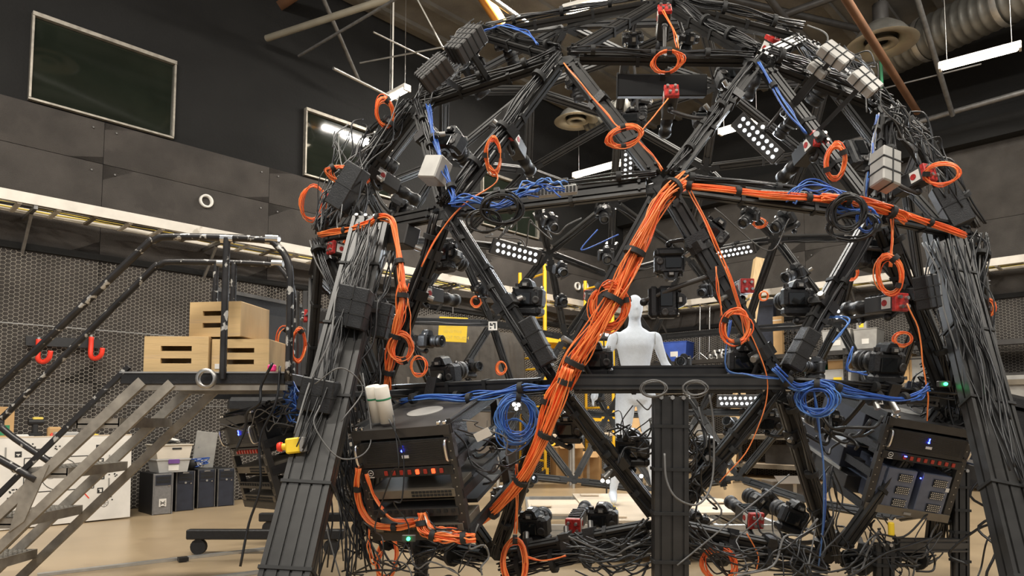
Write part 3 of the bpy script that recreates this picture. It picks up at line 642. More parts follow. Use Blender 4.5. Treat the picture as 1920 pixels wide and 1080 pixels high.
# table behind the board with small things
TT = Matrix(((dirb.x, -nb.x, 0, A0.x - nb.x * .08), (dirb.y, -nb.y, 0, A0.y - nb.y * .08), (0, 0, 1, 0), (0, 0, 0, 1)))
tb = thing('work_table', 'long table hidden behind the white board, cluttered with tools', 'table', TT)
obj('table_top', MB().box((.95, .35, .83), (2.0, .6, .03)), m_plyp, tb)
for x in (.05, 1.85):
    for y in (.1, .6): obj('leg', MB().box((x, y, .4075), (.05, .05, .815)), m_gdk, tb)
def ontab(x, y=.25): return TT @ Matrix.Translation((x, y, .846))
t = thing('cardboard_box', 'tall open cardboard box with green sticker on the tool table', 'box', ontab(.86, .3)); obj('carton', MB().box((0, 0, .16), (.20, .14, .32), bev=.004), m_card, t); obj('green_sticker', MB().box((.02, -.071, .09), (.09, .002, .10)), m_green, t)
t = thing('cordless_drill', 'black cordless tool with orange top standing on the tool table', 'power tool', ontab(1.14)); obj('battery', MB().box((0, 0, .03), (.12, .10, .06), bev=.008), m_blk, t); obj('grip', MB().box((0, 0, .10), (.05, .06, .10), bev=.01), m_rub, t); obj('motor_housing', MB().cyl((-.06, 0, .17), (.07, 0, .17), .035, n=14), m_blk, t); obj('orange_cap', MB().box((.02, 0, .205), (.09, .05, .03), bev=.008), m_yelc, t)
t = thing('cordless_drill', 'yellow and black drill lying at the right end of the tool table', 'power tool', ontab(1.66)); obj('handle', MB().cyl((0, 0, 0.02), (.03, 0, .12), .02, n=10), m_yel2, t); obj('motor_housing', MB().cyl((-.07, 0, .13), (.06, 0, .13), .028, n=12), m_blk, t); obj('battery', MB().box((0, 0, .02), (.10, .07, .04), bev=.006), m_yel2, t)
for i, (x, cm, sz, lb) in enumerate(((.98, m_white, (.16, .12, .05), 'white folded paper stack beside the cardboard box on the tool table'), (1.07, m_white, (.10, .07, .03), 'small white printed card beside the black tool on the tool table'), (1.30, m_card, (.12, .08, .12), 'torn cardboard piece on the tool table'), (1.38, m_clear, (.22, .15, .07), 'clear plastic bag on the tool table'), (1.27, m_redp, (.035, .035, .06), 'small red bottle on the tool table'), (1.50, m_gbox, (.05, .05, .06), 'small grey canister on the tool table'), (1.58, m_bluebin, (.05, .05, .06), 'small blue roll near the yellow drill'), (.55, m_blk, (.25, .15, .06), 'flat black case at the left end of the tool table'))):
    T = ontab(x, .12 + .05 * (i % 3)); r = thing('table_item', lb, 'tool table item', T); r.name = ('paper_stack', 'printed_card', 'cardboard_piece', 'plastic_bag', 'bottle', 'canister', 'tape_roll', 'flat_case')[i]; WM[r.name] = T
    if i in (4, 5, 6): obj('body', MB().lathe([(0, 0), (sz[0] / 2, 0), (sz[0] / 2, sz[2] * .75), (sz[0] * .25, sz[2] * .85), (sz[0] * .25, sz[2]), (0, sz[2])], RX, 12), cm, r)
    else: obj('body', MB().box((0, 0, sz[2] / 2), sz, Matrix.Rotation(ru(-.4, .4), 4, 'Z'), bev=min(sz) * .2), cm, r)
    if i in (4, 5, 6): r.children[0].matrix_basis = Matrix.Identity(4)
# workstations
def tower(px, py, label, silver, i):
    p = PZ(px, py, 0); T = Matrix(((D1.x, -N1.x, 0, p.x), (D1.y, -N1.y, 0, p.y), (0, 0, 1, 0), (0, 0, 0, 1)))
    r = thing('computer_tower', label, 'computer', T, 'workstation towers along the left wall')
    obj('case', MB().box((0, .24, .225), (.20, .45, .45), bev=.004), m_blk, r)
    fr = obj('front_panel', MB().box((0, .008, .225), (.185, .014, .44), bev=.004), m_tower if silver else m_dkblue, r)
    for s in (-1, 1): obj('silver_edge', MB().box((s * .098, .005, .225), (.010, .02, .45)), m_tower if silver else m_dsteel, r)
    obj('drive_bay', MB().box((0, -.002, .375), (.16, .008, .11)), m_dkblue, r)
    for z in (.40, .36): obj('optical_drive', MB().box((0, -.007, z), (.145, .004, .03)), m_blk, r)
    obj('power_button', MB().cyl((.06, -.008, .31), (.06, -.001, .31), .008, n=10), m_chrome, r)
    obj('badge', MB().cyl((0, -.010, .32), (0, -.001, .32), .012, n=12), m_gbox, r) if not silver else None
    if silver:
        cd_ = obj('code_sticker', MB().box((0, -.002, .13), (.075, .004, .085)), m_white, r); mb = MB()
        for a, b in (((-.025, .15), (.0, .125)), ((.025, .15), (.0, .125)), ((-.025, .105), (0, .13)), ((.025, .105), (0, .13)), ((-.028, .128), (-.012, .128)), ((.012, .128), (.028, .128)), ((-.02, .092), (.02, .092))): mb.bar((a[0], -.005, a[1]), (b[0], -.005, b[1]), .006, .002, (0, 1, 0))
        obj('printed_code', mb, m_print, cd_, kind='stuff')
    else: obj('handle_lip', MB().box((0, -.006, .432), (.07, .012, .012)), m_chrome, r)
    return T
TT1 = tower(304, 965, 'silver-fronted computer tower with code sticker, nearest the white board', True, 0)
TT2 = tower(346, 958, 'dark computer tower directly beside the silver one', False, 1)
TT3 = tower(386, 952, 'dark computer tower, third along from the white board', False, 2)
tower(423, 949, 'dark computer tower farthest from the white board, by the monitor base', False, 3)
T = TT1 @ Matrix.Translation((.12, .2, .452)); r = thing('storage_bin', 'clear plastic bin with violet latches on top of the computer towers', 'storage bin', T)
obj('tub', MB().prism([(-.15, 0), (.15, 0), (.175, .13), (-.175, .13)], .30, Matrix.Translation((0, -.15, 0))), m_clear, r)
obj('lid', MB().box((0, 0, .14), (.37, .32, .02), bev=.005), m_clear, r); obj('latch', MB().box((0, -.158, .12), (.12, .015, .05), bev=.004), m_violet, r); obj('paper_label', MB().box((0, -.153, .05), (.11, .004, .06)), m_white, r)
T = T @ Matrix.Translation((-.0, 0, .152)); r = thing('storage_bin', 'cream plastic box with a handle slot, stacked on the clear bin', 'storage bin', T)
obj('tub', MB().prism([(-.17, 0), (.17, 0), (.20, .15), (-.20, .15)], .30, Matrix.Translation((0, -.15, 0))), m_cream, r); obj('handle_slot', MB().box((.03, -.152, .11), (.10, .006, .02)), m_print, r); obj('rim', MB().box((0, 0, .152), (.42, .33, .012), bev=.004), m_cream, r)
T = T @ Matrix.Translation((0, 0, .16)); r = thing('cable_heap', 'white adapter and black cables heaped on the cream box', 'cables', T)
obj('white_adapter', MB().box((0, 0, .05), (.18, .12, .04), Matrix.Rotation(.3, 4, 'Y'), bev=.015), m_white, r); random.seed(5)
for k in range(3): obj('cable', MB().tube(cr([(ru(-.2, .2), ru(-.12, .12), ru(.01, .05)) for _ in range(8)], 5), .006), m_cab, r)
T = TT3 @ Matrix.Translation((.06, .30, .452)); r = thing('metal_panel', 'grey metal panel leaning upright behind the computer towers', 'panel', T)
obj('sheet', MB().box((0, 0, .22), (.26, .012, .44), Matrix.Rotation(.12, 4, 'Y'), bev=.004), m_gbox, r); obj('screw_head', MB().cyl((-.05, -.012, .25), (-.05, -.004, .25), .01, n=8), m_chrome, r)
T = TT3 @ Matrix.Translation((-.06, .1, .452)); r = thing('headset', 'blue and black cables with a round ear pad on the computer towers', 'headset', T)
obj('ear_pad', MB().lathe([(.0, 0), (.05, 0), (.06, .02), (.05, .04), (0, .04)], Matrix.Translation((-.08, -.02, .055)), 16), m_rub, r)
for k in range(3): obj('cable', MB().tube(cr([(ru(-.1, .14), ru(-.06, .1), ru(.01, .14)) for _ in range(9)], 5), .006), m_blu if k < 2 else m_white, r)
# television on a rolling stand
T = Matrix.Translation((-1.72, 5.75, 0)); tv = thing('television_cart', 'large black screen seen from behind on a rolling stand behind the apple boxes', 'monitor stand', T)
sa, sb = V((-2.30, 5.25, 0)), V((-1.72, 6.35, 0)); e = (sb - sa).normalized(); nn = V((e.y, -e.x, 0))
obj('screen', MB().bar(sa + UP * 1.62, sb + UP * 1.62, .05, .84), m_blk, tv, world=True)
obj('back_cover', MB().bar(sa + e * .12 + UP * 1.60 + nn * .04, sb - e * .12 + UP * 1.60 + nn * .04, .05, .62), m_gdk, tv, world=True)
obj('bezel', MB().bar(sa + UP * 2.045, sb + UP * 2.045, .06, .03), m_dsteel, tv, world=True)
obj('sound_bar', MB().box((-1.86, 5.3, 1.155), (.64, .12, .12), bev=.03), m_blk, tv, world=True)
for x in (-1.78, -1.70): obj('column', MB().box((x, 5.62, 1.1), (.045, .05, 2.0), bev=.006), m_gdk, tv, world=True)
for y, xl in ((5.42, -2.52), (6.35, -2.3)):
    obj('base_leg', MB().box(((xl - 1.3) / 2, y, .155), (-1.3 - xl, .07, .075), bev=.008), m_blk, tv, world=True)
    for x in (xl + .09, -1.4): obj('caster', MB().cyl((x, y - .02, .06), (x, y + .02, .06), .06, n=16), m_rub, tv, world=True)
obj('cross_member', MB().box((-1.74, 5.88, .15), (.09, .9, .06)), m_blk, tv, world=True)
for a, b, l in (((70, 1078), (505, 1028), 'pale metal cover strip lying across the floor at lower left'), ((330, 1092), (520, 1068), 'second pale floor strip nearer the camera at lower left')):
    a = PZ(*a, .01); b = PZ(*b, .01); o = obj('floor_strip', MB().bar(a, b, .05, .018), m_alu); tag(o, l, 'floor strip')
o = obj('strip_joint', MB().bar(PZ(334, 1049, .02), PZ(352, 1047, .02), .07, .025), m_blk); tag(o, 'small black joint on the pale floor strip', 'joint')

# ---------------------------------------------------------------- draped cabinet with yellow sign
q0, q1 = P(760, 850, 10.2), P(1010, 850, 12.2); e = D1; base = L0 + D1 * 3.2 + N1 * .12
cb = thing('storage_cabinet', 'tall taupe cabinet row against the left wall under dark covers', 'cabinet', Matrix(((D1.x, -N1.x, 0, base.x), (D1.y, -N1.y, 0, base.y), (0, 0, 1, 0), (0, 0, 0, 1))))
obj('body', MB().box((1.2, -.30, .85), (2.6, .5, 1.7)), m_gdk, cb)
for k in range(4):
    dr = obj('door', MB().box((.2 + .65 * k, -.56, .85), (.62, .02, 1.62), bev=.004), m_taupe if k % 2 == 0 else m_gdk, cb); obj('handle', MB().box((.43 + .65 * k, -.58, .95), (.02, .02, .14)), m_steel, dr)
mb = MB(); nx, nz = 60, 10; vs = []; random.seed(11)
prof = [(1.35, .64), (1.5, .62), (1.8, .60), (2.1, .58), (2.4, .55), (2.58, .50), (2.66, .38), (2.66, .1), (2.5, .04), (1.7, .03)]
for i in range(nx + 1):
    u = i / nx
    for z, o in prof:
        vs.append((-.15 + 2.75 * u, -o - (.035 * math.sin(u * 46) + .02 * math.sin(u * 97 + 1)) * (1 if z < 2.6 else .3), z + (.03 * math.sin(u * 21) if z > 2.3 else .02 * math.sin(u * 31)) - .18 * max(0, u - .55) * 2))
mb.add(vs, [(i * 10 + j, (i + 1) * 10 + j, (i + 1) * 10 + j + 1, i * 10 + j + 1) for i in range(nx) for j in range(9)], 0, True)
dp = obj('canvas_cover', mb, m_drape, None, 'dark canvas cover draped in folds over the cabinets', 'cover', M=WM[cb.name]); md = dp.modifiers.new('t', 'SOLIDIFY'); md.thickness = .02
T = frame(P(849, 618, 10.0), (-.62, .78, 0)); T = frame(P(849, 618, 9.9), (.1, 1, 0), (.06, 0, 1)); sg = thing('warning_sign', 'yellow rectangular sign with faint lettering hung on the dark cover', 'sign', T)
obj('sign_plate', MB().box((0, 0, 0), (.42, .012, .36), bev=.004), m_yel2, sg)
for i, s in enumerate(('SAFETY', 'SENSITIVE', 'DO NOT TOUCH')): text(s, .062, Matrix.Translation((0, -.008, .055 - .085 * i)) @ RX, m_yelc, sg)
o = obj('hanging_rod', MB().cyl(P(849, 590, 9.95), P(849, 560, 10.2), .01, n=6), m_gdk, sg, world=True)
r = thing('red_banner', 'bright red fabric panel glimpsed behind the left standing leg', 'banner', frame(P(598, 682, 6.2), (.3, 1, 0)))
obj('cloth', MB().prism([(-.12, -.28), (.10, -.34), (.13, .20), (-.05, .22)], .02), m_redp, r); obj('top_batten', MB().bar((-.06, .01, .225), (.14, .01, .205), .02, .02), m_blk, r)
# ---------------------------------------------------------------- cameras on the struts
SEG = [(N[i], N[j]) for i, j in EDG]
def nearest(p):
    best = None
    for a, b in SEG:
        t = max(.08, min(.92, (p - a).dot(b - a) / (b - a).length_squared)); q = a.lerp(b, t); d = (q - p).length
        if best is None or d < best[0]: best = (d, q, (b - a).normalized())
    return best
def mount(root, M, p, low=-.085):
    d, q, ax = nearest(p); I = M.inverted(); ql = I @ q; axl = (I.to_3x3() @ ax).normalized()
    foot = V((0, 0, low)); mb = MB().cyl(foot + V((0, 0, .012)), foot, .020, n=10)
    mb.lathe([(0, -.018), (.014, -.012), (.018, 0), (.014, .012), (0, .018)], Matrix.Translation(foot + V((0, 0, -.02))), 10)
    o = obj('ball_head', mb, m_blk, root)
    e = foot + V((0, 0, -.03)); mid = (e + ql) / 2 + V((0, 0, -.02))
    obj('mount_arm', MB().tube(cr([e, mid, ql], 4), .011, 7), m_gdk, root)
    k = obj('strut_clamp', MB().bar(ql - axl * .025, ql + axl * .025, .10, .065, tuple((ql - e).normalized()) if (ql - e).length > .01 else (0, 0, 1)), m_blk, root)
    obj('clamp_knob', MB().cyl(ql + axl.orthogonal().normalized() * .03, ql + axl.orthogonal().normalized() * .085, .013, n=8), m_steel, k)
def M0(): return Matrix()
def make_dslr(grip):
    T = M0(); r = thing('slr_camera', 'x', 'camera', T)
    mb = MB().box((-.005, 0, 0), (.130, .052, .088), bev=.012); mb.box((.055, .006, -.004), (.036, .074, .092), bev=.013)
    mb.prism([(-.036, .040), (.036, .040), (.024, .068), (.014, .076), (-.014, .076), (-.024, .068)], .058, Matrix.Translation((-.004, -.030, 0)))
    obj('body', mb, m_blk, r)
    if grip: obj('battery_grip', MB().box((0, 0, -.064), (.138, .056, .042), bev=.012).box((.058, .004, -.062), (.03, .072, .04), bev=.011), m_blk, r)
    obj('lens', MB().lathe([(.0, .024), (.034, .024), (.036, .05), (.040, .054), (.040, .078), (.036, .082), (.038, .105), (.042, .112), (.042, .132), (.037, .134), (.034, .122), (0, .118)], n=20), m_blk, r)
    obj('front_glass', MB().lathe([(0, .123), (.026, .1235), (.034, .1225), (.034, .119), (0, .119)], n=18), m_screen, r)
    obj('lens_ring', MB().lathe([(.0405, .084), (.0425, .086), (.0425, .098), (.0405, .100)], n=20), m_rub, r)
    sc_ = obj('rear_screen', MB().box((-.016, -.029, -.008), (.076, .007, .054), bev=.002), m_screen, r)
    obj('eyepiece', MB().box((-.004, -.036, .050), (.034, .016, .024), bev=.005), m_rub, r)
    obj('viewfinder_window', MB().box((-.004, -.0445, .050), (.020, .003, .012)), m_gbox, r)
    obj('control_wheel', MB().lathe([(.0, 0), (.017, 0), (.018, -.005), (.012, -.007), (.006, -.004), (0, -.004)], Matrix.Translation((.048, -.030, -.016)), 16), m_gdk, r)
    obj('mode_dial', MB().cyl((-.052, 0, .043), (-.052, 0, .058), .012, n=14), m_gdk, r)
    obj('hot_shoe', MB().box((-.004, -.008, .078), (.022, .026, .005)), m_steel, r)
    obj('shutter_button', MB().cyl((.055, .022, .042), (.055, .026, .050), .008, n=10), m_steel, r)
    for x, z in ((-.062, .034), (.034, .030), (.046, .022)): obj('button', MB().cyl((x, -.026, z), (x, -.030, z), .005, n=8), m_gdk, r)
    return r
def place_all(protos, specs, name):
    out = []
    used = set()
    for sp in specs:
        kind, M, label = sp[:3]; root = protos[kind]
        if kind not in used: used.add(kind); root.matrix_basis = M; WM[root.name] = M; root['label'] = label; out.append((root, M, sp))
        else: out.append((dup(root, M, label), M, sp))
    return out
def aim(p, roll=0, tgt=None, sc=1):
    f = ((tgt or V((1.05, 6.0, 1.75 if p.z > .8 else .95))) - p).normalized(); T = frame(p, f)
    return T @ Matrix.Rotation(math.radians(roll), 4, 'Y') @ Matrix.Scale(sc, 4)
dslr = {'a': make_dslr(False), 'b': make_dslr(True)}
# px, py, sphere radius, back side?, kind, roll, scale, label
DS = [(1185, 838, 2.42, 0, 'b', 0, 1.18, 'large black camera with battery grip in front of the mannequin legs'),
(1118, 672, 2.42, 0, 'b', 0, 1.12, 'black camera beside the orange cable bundle at mannequin chest height'),
(1255, 498, 2.42, 0, 'b', 180, 1.0, 'upside down camera right of the orange bundle, above the mannequin head'),
(1252, 566, 2.42, 0, 'b', 90, 1.1, 'camera turned upright directly right of the mannequin head'),
(1336, 438, 2.42, 0, 'b', 40, 1.05, 'black camera hanging right of the upper middle hub'),
(1398, 676, 2.45, 0, 'b', 0, 1.2, 'wide black camera resting above the right end of the middle beam'),
(1494, 558, 2.42, 0, 'b', 0, 1.1, 'black camera left of the bright right-hand slanted strut'),
(990, 557, 2.42, 0, 'b', 5, 1.15, 'black camera hanging in front of the tall scaffold post'),
(833, 700, 2.42, 0, 'b', 0, 1.2, 'black camera below the yellow sign, standing on the left beam'),
(838, 482, 2.42, 0, 'b', 90, 1.1, 'camera turned upright by the left hub beneath the upper beam'),
(845, 268, 2.45, 0, 'a', 15, 1.25, 'camera perched beside the left shoulder strut of the dome'),
(948, 82, 2.5, 0, 'a', 30, 1.1, 'camera on the strut left of the dome apex'),
(1187, 72, 2.35, 0, 'b', 180, 1.0, 'upside down camera left of the red-backed unit under the apex'),
(1290, 72, 2.35, 0, 'a', 180, 1.0, 'upside down camera right of the red-backed unit under the apex'),
(1372, 150, 2.4, 0, 'b', 180, 1.1, 'upside down camera at the right end of the black mesh panel'),
(1187, 226, 2.3, 0, 'a', 0, 1.0, 'small camera above the orange coil on the centre left strut'),
(1322, 226, 2.3, 0, 'a', 0, 1.0, 'camera with blue cable left of the right upper strut'),
(1330, 850, 2.42, 0, 'b', 0, 1.1, 'dark camera right of the centre standing leg'),
(1662, 680, 2.5, 0, 'b', 0, 1.3, 'bulky camera on top of the right equipment rack'),
(1636, 478, 2.45, 0, 'b', 100, 1.15, 'camera seen side on beneath the right hub'),
(1612, 288, 2.5, 0, 'b', 80, 1.1, 'camera with looping blue cables inside the right shoulder'),
(1484, 222, 2.1, 0, 'a', 120, 1.1, 'dark camera next to the diagonal light bar'),
(1000, 984, 2.35, 0, 'b', 0, 1.25, 'large camera at the lower left of the bottom ring'),
(1130, 972, 2.25, 0, 'a', 0, 1.15, 'camera with bright hot shoe above the bottom ring left of the centre leg'),
(1305, 982, 2.2, 0, 'a', 0, 1.0, 'small camera just right of the centre leg near the floor'),
(1487, 968, 2.3, 0, 'b', 20, 1.15, 'camera at the lower right beneath the right hub'),
(1432, 945, 1.9, 0, 'a', -50, 1.2, 'tilted camera pointing up beside the platform on the right'),
(1066, 800, 2.42, 0, 'b', 0, 1.0, 'camera below the left hub behind the orange bundle'),
(790, 1030, 2.5, 0, 'a', 0, 1.0, 'small camera beneath the left equipment rack'),
(1440, 790, 2.35, 0, 'a', 0, .9, 'small camera under the right hub between two struts'),
(940, 935, 2.2, 0, 'a', 10, .95, 'small camera behind the left lower strut'),
(1555, 795, 2.3, 0, 'a', 0, 1.1, 'camera on the left side of the right equipment rack'),
(1030, 415, 2.35, 1, 'a', 0, 1.25, 'far camera standing above the rear left hub'),
(1130, 398, 2.3, 1, 'a', -40, 1.2, 'far camera on the back strut above the scaffold'),
(1050, 505, 2.35, 1, 'a', 0, 1.2, 'far camera facing us below the rear left hub'),
(1136, 478, 2.3, 1, 'a', 0, 1.3, 'far camera with blue cable left of the orange bundle'),
(1052, 563, 2.35, 1, 'b', 0, 1.0, 'far camera on the rear strut right of the scaffold post'),
(1475, 410, 2.3, 1, 'b', 0, 1.4, 'far camera perched above the rear right hub'),
(1408, 402, 2.3, 1, 'a', -30, 1.3, 'far camera on the strut up and left of the rear right hub'),
(1494, 512, 2.3, 1, 'b', 0, 1.3, 'far camera on the strut down and right of the rear right hub'),
(1530, 690, 2.35, 1, 'b', 0, 1.4, 'far camera in front of the green bin'),
(1282, 680, 2.3, 1, 'b', 0, 1.3, 'far camera below the blue bin'),
(880, 690, 2.3, 1, 'b', 0, 1.3, 'far camera right of the camera under the yellow sign'),
(800, 640, 2.3, 1, 'a', 0, 1.5, 'far camera against the dark canvas cover left of the sign'),
(905, 545, 2.35, 1, 'a', 90, 1.2, 'far camera on the strut left of the scaffold near the tray'),
(1322, 545, 2.35, 1, 'b', 90, 1.1, 'far camera right of the mannequin head near the pale tray'),
(745, 385, 2.3, 1, 'a', -30, 1.6, 'far camera pointing over the perforated grey box at left'),
(700, 290, 2.35, 1, 'a', 20, 1.4, 'far camera in the upper left shoulder of the dome'),
(1555, 150, 2.35, 1, 'a', 160, 1.3, 'far camera high in the right shoulder behind the struts'),
(1205, 190, 2.3, 1, 'b', 180, 1.1, 'far camera hanging in the dome roof below the black mesh panel'),
(1080, 150, 2.3, 1, 'a', 180, 1.3, 'far camera hanging in the dome roof by the air duct'),
(880, 135, 2.35, 1, 'b', 170, 1.4, 'far camera high at the upper left behind the top strut'),
(1120, 745, 2.3, 1, 'a', 0, 1.2, 'far camera near the lower scaffold deck'),
(1375, 800, 2.3, 1, 'b', 0, 1.3, 'far camera low behind the right diagonal strut'),
(985, 905, 2.2, 1, 'a', 0, 1.3, 'far camera on the rear bottom ring at the left of the platform'),
(1345, 885, 2.3, 1, 'a', 0, 1.3, 'far camera on the rear bottom ring right of the centre leg')]
specs = []
for px, py, r, bk, k, roll, sc_, lb in DS: specs.append((k, aim(SP(px, py, r, bool(bk)), roll, sc=sc_), lb, sc_))
for root, M, sp in place_all(dslr, specs, 'slr_camera'): mount(root, M, M.translation, -.085 if sp[0] == 'b' else -.046)
# red-backed machine-vision cameras
def make_mv():
    r = thing('red_backed_camera', 'x', 'camera', M0())
    obj('body', MB().box((0, .02, 0), (.068, .15, .072), bev=.004), m_gdk, r)
    bk = obj('red_back_board', MB().box((0, -.066, 0), (.074, .022, .078), bev=.003), m_red, r)
    for x, z in ((-.02, .02), (.018, .018), (-.01, -.02), (.022, -.018)): obj('connector', MB().cyl((x, -.076, z), (x, -.092, z), .008, n=8), m_steel, bk)
    for s in (-1, 1):
        lb = obj('white_label', MB().box((s * .0352, -.025, 0), (.003, .046, .050)), m_white, r)
        obj('red_dot', MB().cyl((s * .0360, -.018, 0), (s * .0385, -.018, 0), .014, n=14), m_red, lb)
    obj('lens', MB().lathe([(0, .09), (.026, .09), (.027, .13), (.032, .135), (.032, .165), (.028, .17), (.030, .205), (.035, .21), (.035, .235), (.030, .236), (.027, .225), (0, .222)], n=18), m_blk, r)
    obj('front_glass', MB().lathe([(0, .226), (.026, .227), (.026, .223), (0, .223)], n=16), m_screen, r)
    for k in range(5): obj('cooling_fin', MB().box((0, -.03 + .024 * k, .039), (.06, .006, .008)), m_blk, r)
    return r
mvp = {'m': make_mv()}
MV = [(800, 552, 2.45, 0, 1.1, 'red-backed camera pointing right, left of the pale tray end above the yellow sign'),
(592, 594, 2.45, 0, 1.1, 'red-backed camera at the far left of the dome above the apple boxes'),
(716, 335, 2.5, 0, 1.2, 'red-backed camera with glowing board at the upper left shoulder'),
(628, 385, 2.6, 0, 1.1, 'red-backed camera outside the upper left curve of the dome'),
(962, 268, 2.45, 0, 1.1, 'red-backed camera on the upper left strut, lens pointing down right'),
(1244, 40, 2.6, 0, 1.0, 'red-backed camera directly under the dome apex'),
(1256, 190, 2.5, 0, 1.0, 'red-backed camera hanging below the black mesh panel'),
(1520, 278, 2.45, 0, 1.15, 'red-backed camera at the end of the upper right strut above the loose coil'),
(1716, 338, 2.6, 0, 1.15, 'red-backed camera on the right shoulder beside the loose coil'),
(1664, 570, 2.5, 0, 1.15, 'red-backed camera with white label right of the lit light bar'),
(1080, 978, 2.3, 0, 1.1, 'red-backed camera above the bottom ring left of the centre leg'),
(1406, 968, 2.3, 0, 1.1, 'red-backed camera above the bottom ring right of the centre leg'),
(1392, 540, 2.4, 0, .9, 'red-backed camera left of the upright timber'),
(1106, 556, 2.3, 1, 1.5, 'far red-backed camera over the right scaffold posts'),
(640, 470, 2.6, 0, 1.0, 'red-backed camera beside the top of the left standing leg'),
(1440, 100, 2.3, 1, 1.3, 'far red-backed camera high in the dome roof')]
specs = [('m', aim(SP(px, py, r, bool(bk)), 0, sc=s), lb, s) for px, py, r, bk, s, lb in MV]
for root, M, sp in place_all(mvp, specs, ''): mount(root, M, M.translation, -.037)

# ---------------------------------------------------------------- LED light bars
def led_bar(a, b, n, label, face=None, bright=m_led):
    a = V(a); b = V(b); c = (a + b) / 2; f = face or (V((.9, 5.6, 1.6)) - c).normalized(); x = (b - a).normalized(); f = (f - x * f.dot(x)).normalized(); z = x.cross(f)
    L = (b - a).length; T = Matrix(((x.x, f.x, z.x, c.x), (x.y, f.y, z.y, c.y), (x.z, f.z, z.z, c.z), (0, 0, 0, 1))); r = thing('led_light_bar', label, 'light bar', T)
    w = L / n; H = w * 2.6; obj('housing', MB().box((0, -.02, 0), (L + w, .05, H), bev=.006), m_gdk, r); obj('heat_sink', MB().box((0, -.055, 0), (L * .9, .02, H * .8)), m_gbox, r)
    for k in range(n):
        for s in (-1, 1): obj('led_lens', MB().cyl((-L / 2 + w * (k + .5) + s * w * .18, .004, s * w * .52), (-L / 2 + w * (k + .5) + s * w * .18, .012, s * w * .52), w * .30, n=10), bright, r)
    obj('end_bracket', MB().box((L / 2 + w * .8, -.03, 0), (.02, .08, H * .6)), m_gdk, r)
    mount(r, T, c - f * .02, -H / 2)
    la = bpy.data.lights.new('led_light', 'AREA'); la.shape = 'RECTANGLE'; la.size = L; la.size_y = H; la.energy = 9; la.color = (.86, .93, 1)
    lo = bpy.data.objects.new('led_light', la); C.objects.link(lo); lo.parent = r; lo.matrix_basis = Matrix.Translation((0, .03, 0)) @ Matrix.Rotation(math.pi / 2, 4, 'X')
led_bar(SP(928, 462, 2.45, True), SP(1008, 484, 2.45, True), 8, 'lit light bar at the left of the rear dome above the scaffold')
led_bar(SP(1345, 478, 2.45, True), SP(1410, 466, 2.45, True), 8, 'lit light bar left of the rear right hub')
led_bar(SP(698, 583, 2.45, True), SP(744, 594, 2.45, True), 6, 'lit light bar at the far left behind the orange cables')
led_bar(SP(1564, 591, 2.45, True), SP(1630, 577, 2.45, True), 8, 'lit light bar beside the red-backed camera at right')
led_bar(SP(1348, 752, 2.45, True), SP(1424, 752, 2.45, True), 8, 'lit light bar just below the middle beam right of the centre leg')
led_bar(P(1178, 274, 5.2), P(1176, 350, 5.3), 8, 'vertical lit light bar hanging under the orange coil on the strut', V((-.0, -.9, -.3)))
led_bar(P(1386, 226, 5.0), P(1456, 292, 5.0), 8, 'diagonal lit light bar in the dome roof beside the tube light', V((-.1, -.9, -.35)))
def pod(px, py, y, label, pts=((-.03, .02), (.03, .025), (0, -.03)), m=None):
    T = frame(P(px, py, y), (CAM - P(px, py, y))); r = thing('spot_lamp', label, 'spot light', T); s = y / 9
    obj('housing', MB().box((0, -.03, 0), (.14 * s, .05, .12 * s), bev=.008), m_gdk, r)
    for x, z in pts: obj('led_lens', MB().lathe([(0, .004), (.02 * s, .002), (.024 * s, -.006), (.0, -.006)], Matrix.Translation((x * s, 0, z * s)), 12), m or m_ledw, r)
    q = V((T.inverted() @ V((P(px, py, y).x, P(px, py, y).y, 0)))); obj('stand', MB().cyl((0, -.03, -.05 * s), q if P(px, py, y).z < 1.6 else (0, -.03, -.3), .010, n=6), m_gdk, r)
pod(1137, 897, 7.5, 'bright spot lamp low behind the mannequin, left of the legs', ((-.05, .03), (.03, .03), (-.02, -.04), (.05, -.03)))
pod(1195, 897, 7.5, 'bright spot lamp low behind the mannequin, by the centre leg', ((-.05, .03), (.04, .03), (.05, -.05)))
pod(1132, 627, 7.9, 'bright spot lamp at the mannequin shoulder height', ((-.04, 0), (.04, .01)))
pod(968, 762, 7.4, 'bright spot lamp seen through the left blue cable coil')
pod(1430, 238, 5.3, 'small bright lamp at the top of the diagonal light bar', ((0, 0),))
pod(1406, 590, 7.8, 'small pale lamp by the orange coil at right', ((0, 0),), m_led)

